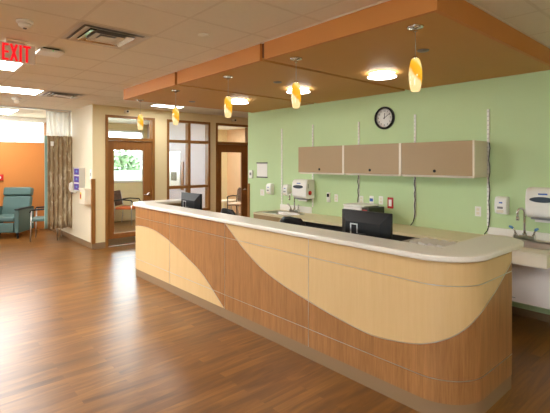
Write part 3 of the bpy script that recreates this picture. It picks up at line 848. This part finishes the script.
# ------------------------------------------------------------------ wall fittings on the green wall
fr_ = thing('notice_holder', 'white notice in a holder with dark grey top and bottom bars', 'notice', (-5.95, YG, 1.5))
obj('sheet', MB().box(-0.145, 0.145, -0.006, 0, -0.13, 0.13), M['paper'], fr_)
obj('top_bar', MB().box(-0.15, 0.15, -0.016, 0, 0.12, 0.142), M['stripboard'], fr_)
obj('bottom_bar', MB().box(-0.15, 0.15, -0.016, 0, -0.142, -0.12), M['stripboard'], fr_)
th = thing('wall_intercom', 'white wall device at the left end of the green wall', 'wall device', (-6.262, YG, 1.42))
obj('case', MB().box(-0.052, 0.052, -0.035, 0, -0.075, 0.075), M['white_pl'], th, bevel=0.008)
obj('button', MB().box(-0.018, 0.03, -0.038, -0.035, -0.02, 0.03), M['grey_pl'], th)
def soap(label, loc):
    t = thing('soap_dispenser', label, 'soap dispenser', loc, 0, 'white soap dispensers')
    prof = [(0,-0.10),(-0.085,-0.085),(-0.105,-0.03),(-0.10,0.06),(-0.075,0.098),(0,0.10)]
    obj('case', MB().sweep_x(prof, -0.062, 0.062), M['white_pl'], t, bevel=0.012, seg=3)
    obj('logo', MB().box(-0.012, 0.022, -0.1045, -0.1015, 0.028, 0.042), M['blue'], t)
    obj('push_bar', MB().box(-0.035, 0.035, -0.112, -0.10, -0.072, -0.045), M['ivory'], t, bevel=0.004)
    obj('window', MB().sweep_x([(-0.1025,-0.03),(-0.107,-0.03),(-0.106,-0.008),(-0.1015,-0.008)], -0.028, 0.028), M['grey_pl'], t)
    return t
s1 = soap('white soap dispenser beside the white light switch plate', (-5.67, YG, 1.165))
s2 = dup(s1, (-5.235, YG, 1.165), 'white soap dispenser directly left of the far paper towel dispenser')
s3 = dup(s1, (-1.80, YG, 1.165), 'white soap dispenser to the right of the right cabinet, above the desk end')
def towel(label, loc, red):
    t = thing('towel_dispenser', label, 'paper towel dispenser', loc, 0, 'paper towel dispensers')
    prof = [(0,-0.14),(-0.16,-0.14),(-0.205,-0.10),(-0.215,0.02),(-0.20,0.12),(-0.165,0.165),(0,0.165)]
    obj('case', MB().sweep_x(prof, -0.165, 0.165), M['white_pl'], t, bevel=0.022, seg=4)
    w = MB(); pts = []
    for k in range(24):
        a = 2*PI*k/24
        pts.append((0.11*math.cos(a), 0.028*math.sin(a)))
    w.prism(pts, 0, 0.012, Matrix.Translation((-0.01,-0.2075,0.05)) @ Matrix.Rotation(PI/2+0.07, 4, 'X'))
    obj('window', w, M['window_tint'], t)
    obj('logo', MB().box(-0.045, 0.035, -0.2085, -0.19, 0.098, 0.112), M['blue'], t)
    obj('towel_chute', MB().box(-0.12, 0.12, -0.17, -0.04, -0.155, -0.138), M['grey_pl'], t)
    obj('paper_towel', MB().box(-0.10, 0.10, -0.12, -0.115, -0.185, -0.15), M['paper'], t)
    if red:
        obj('red_dot', MB().cyl((0.165, -0.12, -0.045), 0.035, 0.006, 'x', 20), M['red'], t)
        obj('key_slot', MB().box(0.165, 0.168, -0.165, -0.155, 0.03, 0.10), M['grey_pl'], t)
    return t
towel('white paper towel dispenser with a red dot above the left sink', (-4.79, YG, 1.20), True)
towel('white paper towel dispenser at the right edge above the sink counter', (-1.36, YG, 1.215), False)
def plate(name, label, cat, x, z, w=0.07, h=0.115, kind='outlet', group='wall plates on the green wall'):
    t = thing(name, label, cat, (x, YG, z), 0, group)
    obj('cover_plate', MB().box(-w/2, w/2, -0.006, 0, -h/2, h/2), M['white_pl'], t, bevel=0.003)
    if kind == 'outlet':
        for zz in (-0.022, 0.022):
            obj('socket', MB().box(-0.016, 0.016, -0.0085, -0.006, zz-0.014, zz+0.014), M['ivory'], t)
    elif kind == 'switch':
        obj('toggle', MB().box(-0.012, 0.012, -0.010, -0.006, -0.028, 0.028), M['ivory'], t)
    elif kind == 'blue':
        obj('jack', MB().box(-0.026, 0.026, -0.012, -0.006, -0.02, 0.022), M['blue'], t)
    return t
plate('light_switch', 'double white switch plate left of the first soap dispenser', 'switch', -5.945, 1.09, 0.115, 0.115, 'switch', None)
plate('wall_outlet', 'white outlet plate right of the dark-screened handset on the green wall', 'outlet', -4.185, 1.097)
plate('wall_outlet', 'white outlet plate above the left part of the printer', 'outlet', -3.715, 1.10)
plate('data_jack', 'white wall plate with a blue jack above the printer', 'data jack', -3.54, 1.11, kind='blue')
plate('wall_outlet', 'white outlet plate between the blue jack plate and the red plate', 'outlet', -3.385, 1.115)
plate('wall_outlet', 'white outlet plate under the right cabinet, near the soap dispenser', 'outlet', -2.075, 1.075)
hs = thing('wall_control', 'small white wall control with a dark screen, left of an outlet', 'wall control', (-4.332, YG, 1.10))
obj('case', MB().box(-0.032, 0.032, -0.025, 0, -0.075, 0.075), M['white_pl'], hs, bevel=0.006)
obj('screen', MB().box(-0.022, 0.022, -0.027, -0.025, 0.005, 0.055), M['black_pl'], hs)
rd = thing('red_wall_plate', 'red-framed white wall plate to the right of the printer', 'wall plate', (-3.232, YG, 1.09))
obj('frame', MB().box(-0.045, 0.045, -0.012, 0, -0.075, 0.075), M['red'], rd, bevel=0.006)
obj('insert', MB().box(-0.022, 0.022, -0.015, -0.012, -0.045, 0.045), M['white_pl'], rd)

# printer on the back counter
pr = thing('printer', 'grey-white printer with dark right side on the back worktop', 'printer', (-3.36, 4.62, CT))
obj('body', MB().box(-0.28, 0.02, -0.17, 0.17, 0, 0.235), M['white_pl'], pr, bevel=0.01)
obj('lid', MB().box(-0.285, 0.06, -0.175, 0.175, 0.238, 0.262), M['white_pl'], pr, bevel=0.008)
sd = obj('control_side', MB().box(0.022, 0.14, -0.172, 0.17, 0, 0.236), M['darkgreen'], pr, bevel=0.01)
obj('red_label', MB().box(0.035, 0.11, -0.1745, -0.172, 0.15, 0.21), M['red'], sd)
obj('white_label', MB().box(0.04, 0.105, -0.1755, -0.1745, 0.155, 0.18), M['paper'], sd)
obj('paper_tray', MB().box(-0.22, -0.02, -0.25, -0.165, 0.04, 0.055), M['grey_pl'], pr)

# ------------------------------------------------------------------ lights
pl_lab = ['amber art-glass pendant lamp nearest the camera, at the right end', 'amber art-glass pendant lamp second from the right, over the desk', 'amber art-glass pendant lamp in the middle of the row of five', 'amber art-glass pendant lamp second from the left, before the interior window', 'amber art-glass pendant lamp farthest left, before the first door']
pend = None
for i, px in enumerate((-1.548, -2.735, -3.80, -4.985, -6.075)):
    if pend is None:
        pend = thing('pendant_lamp', pl_lab[0], 'pendant lamp', (px, 2.675, SZ), 0, 'amber pendant lamps')
        obj('canopy', MB().lathe([(0.0,-0.022),(0.012,-0.022),(0.018,-0.016),(0.05,-0.012),(0.058,0.0),(0,0)], 24).box(-0.012, 0.012, -0.012, 0.012, -0.035, -0.02), M['chrome'], pend)
        obj('cord', MB().tube([(0,0,-0.03),(0,0,-0.215)], 0.0022, 6), M['steel'], pend)
        obj('socket_cap', MB().lathe([(0.006,-0.205),(0.016,-0.208),(0.018,-0.225),(0.014,-0.228)], 16), M['chrome'], pend)
        obj('shade', MB().lathe([(0.014,-0.222),(0.022,-0.222),(0.032,-0.24),(0.041,-0.28),(0.0455,-0.325),(0.044,-0.37),(0.039,-0.41),(0.031,-0.448),(0.027,-0.452),(0.036,-0.41),(0.041,-0.37),(0.0425,-0.325)], 28, None, True, False), M['pendant'], pend)
    else:
        dup(pend, (px, 2.675, SZ), pl_lab[i])
can = None
for i, px in enumerate((-2.573, -3.825, -5.10)):
    lb = ['round recessed downlight in the soffit, nearest the clock', 'round recessed downlight in the soffit, behind the second pendant', 'round recessed downlight in the soffit, farthest left'][i]
    if can is None:
        can = thing('downlight', lb, 'ceiling light', (px, 3.78, SZ), 0, 'soffit downlights')
        obj('trim_ring', MB().lathe([(0.105,-0.001),(0.14,-0.001),(0.138,-0.008),(0.108,-0.006)], 40, None, True, False), M['white_pl'], can)
        obj('lens', MB().lathe([(0,-0.012),(0.10,-0.012),(0.10,-0.006),(0,-0.006)], 40), M['can'], can)
        dg = obj('glass_disc', MB().lathe([(0.0,-0.052),(0.13,-0.052),(0.15,-0.047),(0.15,-0.043),(0.0,-0.043)], 40), M['can_disc'], can)
        for k in range(3):
            a = 2*PI*k/3 + 0.3
            obj('standoff', MB().cyl((0.125*math.cos(a), 0.125*math.sin(a), -0.058), 0.006, 0.056, n=10), M['chrome'], can)
    else:
        dup(can, (px, 3.78, SZ), lb)

def troffer(label, x0, x1, y0, y1, vis=True):
    cx, cy = (x0+x1)/2, (y0+y1)/2
    t = thing('ceiling_light', label, 'ceiling light', (cx, cy, CZ), 0, 'recessed ceiling light panels')
    w, d = (x1-x0)/2-0.013, (y1-y0)/2-0.013
    obj('frame', MB().box(-w, w, -d, -d+0.025, -0.008, 0).box(-w, w, d-0.025, d, -0.008, 0).box(-w, -w+0.025, -d+0.025, d-0.025, -0.008, 0).box(w-0.025, w, -d+0.025, d-0.025, -0.008, 0), M['white_pl'], t)
    obj('lens', MB().box(-w+0.025, w-0.025, -d+0.025, d-0.025, -0.005, -0.001), M['troffer'], t)
    return t
G = 0.61
def gx(k): return -2.845 - G*k
def gy(k): return 1.035 + G*k
troffer('ceiling light panel behind the exit sign, mostly hidden by it', gx(4), gx(3), gy(-2), gy(0))
troffer('bright ceiling light panel just below the exit sign in view', gx(5), gx(4), gy(-2), gy(0))
troffer('ceiling light panel left of the farther ceiling vent', gx(8), gx(7), gy(-1), gy(1))
troffer('ceiling light panel in the bay above the recliner', gx(14)+0.1, gx(12)+0.1, gy(0)+0.2, gy(1)+0.2)
troffer('ceiling light panel beyond the soffit, above the interior window', -7.72, -7.38, gy(4)+0.08, gy(6)-0.50)
troffer('added ceiling light panel in the room behind the first door', -9.4, -8.8, 3.0, 3.9)  # this panel and the next are added to brighten the rooms
troffer('added ceiling light panel in the room behind the second door', -10.4, -9.8, 6.2, 7.4)
troffer('added unseen ceiling light panel behind the camera, right of the room', gx(-6), gx(-7), gy(-1), gy(1))  # from here on, out-of-view panels added as fill light
troffer('added unseen ceiling light panel behind the camera, over the open floor', gx(0), gx(-1), gy(-5), gy(-3))
troffer('added unseen ceiling light panel behind the camera, far left corner', gx(6), gx(5), gy(-6), gy(-4))

# ceiling vents
def vent(label, x0, x1, y0, y1):
    cx, cy = (x0+x1)/2, (y0+y1)/2
    t = thing('ceiling_vent', label, 'air vent', (cx, cy, CZ), 0, 'square ceiling vents')
    w = (x1-x0)/2-0.012
    f = MB()
    def fr4(mb, r0, z0, r1, z1):
        vs = []
        for r, z in ((r0,z0),(r1,z1)):
            vs += [(-r,-r,z),(r,-r,z),(r,r,z),(-r,r,z)]
        mb.add(vs, [(0,1,5,4),(1,2,6,5),(2,3,7,6),(3,0,4,7)])
        return mb
    obj('frame', fr4(fr4(MB(), w, -0.006, w-0.03, -0.008), w-0.03, -0.008, w-0.035, -0.001), M['vent'], t, solid=0.002)
    obj('dark_throat', MB().box(-w+0.04, w-0.04, -w+0.04, w-0.04, -0.0025, -0.0015), M['grey_pl'], t)
    obj('slit_shade', MB().box(-w+0.05, w-0.12, -w+0.06, -w+0.16, -0.0035, -0.0025), M['black_matte'], t)  # flat black plate painted in for the shade inside the slit
    for k, r in enumerate((w-0.045, w-0.105, w-0.165)):
        obj('louver', fr4(MB(), r, -0.020, r-0.058, -0.006), M['chrome'] if k == 1 else M['vent'], t, solid=0.002)
    obj('center_plate', MB().box(-w+0.225, w-0.225, -w+0.225, w-0.225, -0.022, -0.018), M['vent'], t)
    return t
vent('large square metal ceiling vent right of the exit sign', gx(2), gx(1), gy(0), gy(1))
vent('farther square metal ceiling vent near the curtain', gx(8), gx(7), gy(1), gy(2))

# exit sign, hung across the room (faces +x)
ex = thing('exit_sign', 'hanging exit sign with red letters', 'exit sign', (-4.41, 0.77, CZ))
obj('canopy', MB().box(-0.045, 0.045, -0.09, 0.09, -0.02, 0), M['ivory'], ex, bevel=0.006)
obj('stem', MB().box(-0.01, 0.01, -0.07, 0.07, -0.03, -0.018), M['trim'], ex)
obj('panel', MB().box(-0.012, 0.012, -0.155, 0.152, -0.2, -0.028), M['exit_panel'], ex, bevel=0.003)
MX = Matrix(((0,0,1,0),(1,0,0,0),(0,1,0,0),(0,0,0,1)))
# stroke letters 0.155 high
lt = MB()
H, T = 0.150, 0.019
z0 = -0.19
def stroke(y0, zz0, y1, zz1, t=T):
    d = Vector((y1-y0, zz1-zz0)); L = d.length; d /= L; n_ = Vector((-d.y, d.x))*t/2
    q = [(y0-n_.x, zz0-n_.y), (y1-n_.x, zz1-n_.y), (y1+n_.x, zz1+n_.y), (y0+n_.x, zz0+n_.y)]
    lt.prism(q, 0.012, 0.0145, MX)
ye = -0.110
stroke(ye+T/2, z0, ye+T/2, z0+H)
for zz in (z0+T/2, z0+H/2, z0+H-T/2): stroke(ye+T, zz, ye+0.05, zz, T*0.9)
yx = ye+0.062
stroke(yx+0.006, z0, yx+0.052, z0+H); stroke(yx+0.052, z0, yx+0.006, z0+H)
yi = yx+0.072
stroke(yi+T/2, z0, yi+T/2, z0+H)
yt = yi+0.029
stroke(yt+0.03, z0, yt+0.03, z0+H-T); stroke(yt, z0+H-T/2, yt+0.06, z0+H-T/2)
obj('letters', lt, M['exit_red'], ex)

# small ceiling devices
sm = thing('smoke_detector', 'round white smoke detector on the ceiling above the exit sign', 'smoke detector', (-3.76, 0.715, CZ))
obj('base', MB().lathe([(0.06,0),(0.06,-0.015),(0.053,-0.022)], 28), M['white_pl'], sm)
obj('cap', MB().lathe([(0.048,-0.02),(0.043,-0.042),(0.025,-0.055),(0.0,-0.057)], 28), M['white_pl'], sm)
obj('sensor', MB().lathe([(0.014,-0.055),(0.012,-0.064),(0,-0.065)], 12), M['grey_pl'], sm)
ap = thing('access_point', 'flat beige ceiling box with a green light beside the exit sign', 'access point', (-4.55, 1.08, CZ), 0)
obj('bracket', MB().box(-0.07, 0.07, -0.07, 0.07, -0.018, 0), M['black_matte'], ap)
obj('case', MB().box(-0.11, 0.11, -0.11, 0.11, -0.045, -0.018), M['white_pl'], ap, bevel=0.014, seg=3)
obj('led', MB().box(0.109, 0.112, 0.0, 0.008, -0.036, -0.03), M['led'], ap)
hd = thing('heat_detector', 'small white sensor on the ceiling far left, below the second light panel', 'smoke detector', (-8.25, 1.45, CZ))
obj('base', MB().lathe([(0.075,0),(0.075,-0.03),(0.06,-0.04)], 20), M['white_pl'], hd)
obj('cap', MB().lathe([(0.05,-0.04),(0.046,-0.085),(0.02,-0.10),(0,-0.10)], 20), M['ivory'], hd)
def disc(label, x, y, z, mat, r=0.05):
    t = thing('sprinkler_cover', label, 'sprinkler cover', (x, y, z), 0, 'round sprinkler cover plates')
    obj('plate', MB().lathe([(0,-0.008),(r*0.92,-0.008),(r,-0.004),(r,0),(0,0)], 24), mat, t)
    obj('cap', MB().lathe([(0,-0.012),(r*0.55,-0.011),(r*0.6,-0.008)], 20), mat, t)
disc('round cover plate in the soffit right of the nearest pendant', -1.83, 3.285, SZ, M['dullmetal'])
disc('round cover plate in the soffit left of the second pendant', -3.68, 3.295, SZ, M['dullmetal'])
disc('round cover plate in the soffit near its left end', -5.72, 3.35, SZ, M['dullmetal'])
disc('pale round cover plate in the ceiling tile between vent and soffit', -3.142, 1.958, CZ, M['ivory'])
for i, (u_, lb) in enumerate((((-7.98, 3.32), 'small grey camera at the ceiling over the first door'), ((-7.98, 5.93), 'small grey camera at the ceiling over the second door'))):
    t = thing('ceiling_camera', lb, 'camera', (XF, u_[1], 2.645), 0, 'small grey devices over the doors')
    obj('mount', MB().box(0, 0.02, -0.03, 0.03, -0.03, 0.03), M['grey_pl'], t)
    obj('housing', MB().box(0.02, 0.10, -0.045, 0.045, -0.032, 0.032), M['ivory'], t, bevel=0.01)
    obj('lens', MB().cyl((0.10,0,0), 0.02, 0.01, 'x', 14), M['black_pl'], t)

# ------------------------------------------------------------------ treatment bay at left
# curtain track and curtain
XC = -9.52
tag(obj('curtain_track', MB().box(XC-0.015, XC+0.015, -1.0, YL-0.01, CZ-0.03, CZ-0.005), M['trim']), 'white ceiling track carrying the privacy curtain', 'curtain track')
ct = thing('privacy_curtain', 'gathered brown leaf-pattern privacy curtain with white mesh top', 'curtain', (XC, 2.45, 0))
def drape(y0, y1, za, zb, amp, folds, ph=0, nz=10, nn=120, flare=0.0):
    mb = MB(); vs = []; fs = []
    for j in range(nz+1):
        v = j/nz; z = za+(zb-za)*v
        k = 1+flare*(1-v)
        for i in range(nn+1):
            u = i/nn
            yy = y0+(y1-y0)*u
            a = 2*PI*folds*u+ph
            vs.append((amp*k*math.sin(a)+0.012*math.sin(a*0.37+3*v), yy+0.018*math.sin(2*a+0.6), z+0.012*math.sin(a*0.5)*(1 if j == 0 else 0)))
    for j in range(nz):
        for i in range(nn):
            a = j*(nn+1)+i; fs.append((a, a+1, a+nn+2, a+nn+1))
    mb.add(vs, fs, True)
    return mb, nn, nz
def drape_obj(name, args, m):
    mb, nn, nz = drape(*args)
    o = obj(name, mb, m, ct, solid=0.003)
    uv = o.data.uv_layers.new(name='UVMap')
    for l in o.data.loops:
        vi = l.vertex_index
        uv.data[l.index].uv = ((vi % (nn+1))/nn, (vi//(nn+1))/nz)
    return o
drape_obj('curtain_panel', (-0.25, 0.225, 0.275, 2.19, 0.05, 5.5, 0.3, 12, 150, 0.25), M['curtain'])
drape_obj('lining_edge', (-0.30, -0.24, 0.28, 2.19, 0.02, 0.7, 0.0, 8, 24, 0.1), M['teal_lining'])
drape_obj('mesh_header', (-0.27, 0.205, 2.19, 2.70, 0.03, 5.5, 0.3, 5, 120, 0.0), M['mesh'])
obj('heading_tape', MB().box(-0.012, 0.012, -0.23, 0.19, 2.695, 2.712), M['cab_white'], ct)
obj('tag', MB().box(0.055, 0.06, -0.19, -0.13, 1.98, 2.07), M['white_pl'], ct)

# recliner
rc = thing('recliner', 'teal vinyl recliner with dark armrest caps against the orange wall', 'armchair', (-10.98, 1.80, 0), math.radians(55))
# local: chair faces -y
obj('seat', MB().box(-0.27, 0.27, -0.40, 0.22, 0.36, 0.47), M['teal'], rc, bevel=0.04, seg=4)
Mb = Matrix.Translation((0,0.20,0.42)) @ Matrix.Rotation(math.radians(-14), 4, 'X')
bk = obj('backrest', MB().box(-0.30, 0.30, 0.0, 0.14, 0.0, 0.47, Mb), M['teal'], rc, bevel=0.035, seg=4)
obj('headrest', MB().box(-0.305, 0.305, -0.03, 0.14, 0.475, 0.67, Mb), M['teal'], rc, bevel=0.04, seg=4)
obj('footrest_panel', MB().box(-0.27, 0.27, -0.42, -0.36, 0.13, 0.34), M['teal'], rc, bevel=0.02, seg=3)
for s in (-1, 1):
    a = obj('side_panel', MB().box(min(s*0.28, s*0.38), max(s*0.28, s*0.38), -0.42, 0.30, 0.12, 0.615), M['teal'], rc, bevel=0.015, seg=3)
    obj('armrest_cap', MB().box(min(s*0.285, s*0.395), max(s*0.285, s*0.395), -0.43, 0.26, 0.615, 0.64), M['black_pl'], a, bevel=0.008)
    for yy in (-0.36, 0.24):
        obj('leg', MB().cyl((s*0.33, yy, 0.0), 0.02, 0.125, r2=0.026), M['black_matte'], rc)

def side_chair(label, loc, rz, seat, back, legm, group):
    t = thing('side_chair', label, 'chair', loc, rz, group)
    obj('seat', MB().box(-0.25, 0.25, -0.25, 0.22, 0.41, 0.47), M[seat], t, bevel=0.02, seg=3)
    Mq = Matrix.Translation((0,0.22,0.50)) @ Matrix.Rotation(math.radians(-10), 4, 'X')
    obj('backrest', MB().box(-0.24, 0.24, 0, 0.05, 0.0, 0.40, Mq), M[back], t, bevel=0.02, seg=3)
    for s in (-1, 1):
        obj('leg', MB().tube([(s*0.27,-0.24,0.0),(s*0.27,-0.22,0.64)], 0.014, 8), M[legm], t)
        obj('leg', MB().tube([(s*0.27,0.27,0.0),(s*0.27,0.22,0.45),(s*0.25,0.29,0.85)], 0.012, 8), M[legm], t)
        obj('armrest', MB().tube([(s*0.27,-0.25,0.60),(s*0.27,-0.22,0.655),(s*0.27,0.05,0.67),(s*0.27,0.25,0.64)], 0.017, 8), M['black_pl'], t)
    obj('seat_rail', MB().box(-0.27, 0.27, -0.225, -0.205, 0.395, 0.415).box(-0.27, 0.27, 0.215, 0.235, 0.395, 0.415), M[legm], t)
    return t
side_chair('chair with teal seat and black arms half hidden by the curtain', (-10.02, 2.30, 0), math.radians(-22), 'teal', 'teal', 'trim', None)

# fittings on the short white wall (facing -y)
gr = thing('glove_rack', 'grey wall rack holding purple glove boxes beside the curtain', 'glove box holder', (-8.87, YL, 1.31))
obj('back_plate', MB().box(-0.20, 0.20, -0.006, 0, -0.23, 0.23), M['trim'], gr)
for s in (-1, 1): obj('side_rail', MB().box(min(s*0.185, s*0.2), max(s*0.185, s*0.2), -0.11, -0.006, -0.23, 0.23), M['trim'], gr)
obj('shelf', MB().box(-0.185, 0.185, -0.11, -0.006, -0.235, -0.228), M['trim'], gr)
for i in range(3):
    zc = 1.31-0.227+0.0755+i*0.1515
    t = thing('glove_box', ['purple and white glove box, bottom of the three in the rack', 'purple and white glove box, middle of the three in the rack', 'purple and white glove box, top of the three in the rack'][i], 'glove box', (-8.87, YL-0.056, zc), 0, 'glove boxes in the rack')
    obj('carton', MB().box(-0.175, 0.175, -0.047, 0.047, -0.0735, 0.0735), M['white_pl'], t)
    obj('purple_front', MB().box(-0.14, 0.172, -0.0485, -0.047, -0.062, 0.058), M['purple'], t)
    el = [(0.06*math.cos(2*PI*k/20), 0.022*math.sin(2*PI*k/20)) for k in range(20)]
    obj('opening', MB().prism(el, 0, 0.0012, Matrix.Translation((0.02,-0.0485,0.0)) @ RX), M['lightblue'], t)
sd = thing('sanitizer_dispenser', 'white hand sanitizer dispenser beside the curtain, below the glove boxes', 'sanitizer dispenser', (-9.27, YL, 1.12))
obj('case', MB().sweep_x([(0,-0.11),(-0.09,-0.09),(-0.12,-0.02),(-0.11,0.09),(-0.07,0.12),(0,0.12)], -0.075, 0.075), M['white_pl'], sd, bevel=0.014, seg=3)
obj('nozzle', MB().cyl((0,-0.07,-0.125), 0.014, 0.03), M['grey_pl'], sd)
sh = thing('sharps_container', 'beige sharps container with red and yellow label on the white wall', 'sharps container', (-8.475, YL, 0.985))
obj('cabinet', MB().box(-0.165, 0.165, -0.12, 0, -0.15, 0.15), M['ivory'], sh, bevel=0.015, seg=3)
obj('lid', MB().box(-0.16, 0.16, -0.135, -0.02, 0.13, 0.165), M['ivory'], sh, bevel=0.012)
lb = obj('yellow_label', MB().box(-0.11, -0.02, -0.1225, -0.12, -0.05, 0.08), M['yellow'], sh)
obj('red_symbol', MB().box(-0.10, -0.03, -0.1235, -0.1225, -0.03, 0.045), M['red'], lb)
ls = thing('light_switch', 'white switch plate on the short white wall near its corner', 'switch', (-8.32, YL, 1.41))
obj('cover_plate', MB().box(-0.045, 0.045, -0.008, 0, -0.10, 0.10), M['white_pl'], ls, bevel=0.003)
obj('toggle', MB().box(-0.014, 0.014, -0.013, -0.008, -0.035, 0.035), M['grey_pl'], ls)
rp_ = thing('wall_call_box', 'small red box on the orange wall at the left edge', 'call box', (XO, 1.71, 1.29))
obj('case', MB().box(0, 0.05, -0.07, 0.07, -0.07, 0.07), M['red'], rp_, bevel=0.01)
obj('button', MB().cyl((0.05,0,0), 0.025, 0.012, 'x', 16), M['white_pl'], rp_)

# ------------------------------------------------------------------ rooms behind the glass
side_chair('orange-seated chair with dark patterned back behind the first door glass', (-11.05, 4.50, 0), math.radians(135), 'orange_fab', 'brown_fab', 'trim', None)
tb = thing('side_table', 'small pale side table behind the first door glass', 'table', (-11.0, 5.1, 0))
obj('table_top', MB().box(-0.2, 0.2, -0.2, 0.2, 0.50, 0.53), M['cab_white'], tb, bevel=0.004)
for sx_ in (-1, 1):
    for sy_ in (-1, 1):
        obj('leg', MB().cyl((sx_*0.17, sy_*0.17, 0), 0.013, 0.50), M['chrome'], tb)
wb = thing('whiteboard', 'white board with a small picture seen through the interior window', 'whiteboard', (-10.2, 5.36, 1.4))
obj('board', MB().box(-0.45, 0.45, -0.015, 0, -0.42, 0.5), M['white_pl'], wb)
obj('frame', MB().box(-0.47, -0.45, -0.02, 0, -0.44, 0.52).box(0.45, 0.47, -0.02, 0, -0.44, 0.52).box(-0.45, 0.45, -0.02, 0, 0.5, 0.52).box(-0.45, 0.45, -0.02, 0, -0.44, -0.42), M['trim'], wb)
tag(obj('picture', MB().box(-0.15, 0.15, -0.004, 0, -0.11, 0.11), M['picture'], None, loc=(-10.06, 5.344, 1.28)), 'small grey-brown picture on the white board behind the interior window', 'picture')
tag(obj('wall_rail', MB().box(-0.06, 0.06, -0.03, 0, -0.36, 0.36), M['doorwood'], None, loc=(-9.62, 5.36, 1.30), bevel=0.005), 'upright brown wooden rail on the wall behind the interior window', 'wall rail')
side_chair('pale-seated chair with black arms behind the second door glass', (-9.90, 7.38, 0), math.radians(20), 'pale_fab', 'brown_fab', 'black_pl', None)
tb2 = thing('coffee_table', 'low white table left of the chair behind the second door', 'table', (-10.48, 7.36, 0))
obj('table_top', MB().box(-0.22, 0.22, -0.3, 0.3, 0.47, 0.51), M['vanity'], tb2, bevel=0.004)
for sx_ in (-1, 1):
    for sy_ in (-1, 1):
        obj('leg', MB().box(sx_*0.18-0.02, sx_*0.18+0.02, sy_*0.26-0.02, sy_*0.26+0.02, 0, 0.47), M['vanity'], tb2)

# ------------------------------------------------------------------ world, camera
w = bpy.data.worlds.new('World'); SC.world = w; w.use_nodes = True
bg = w.node_tree.nodes['Background']
bg.inputs['Color'].default_value = (0.80, 0.91, 1.0, 1); bg.inputs['Strength'].default_value = SKY_E
cam = bpy.data.cameras.new('Camera'); co = bpy.data.objects.new('Camera', cam); COL.objects.link(co)
co.location = (0, 0, 1.63)
co.rotation_euler = (PI/2, 0, math.atan2(0.749, 0.6626))
cam.sensor_width = 36; cam.lens = 421/550*36; cam.shift_y = -43.5/550
cam.clip_start = 0.05
SC.camera = co
SC.view_settings.view_transform = 'Standard'; SC.view_settings.look = 'None'
SC.view_settings.exposure = EXPOSURE; SC.view_settings.gamma = 1; SC.view_settings.use_curve_mapping = False
SC.cycles.use_denoising = True
SC.cycles.max_bounces = 10; SC.cycles.diffuse_bounces = 6; SC.cycles.transparent_max_bounces = 12
SC.cycles.sample_clamp_indirect = 4
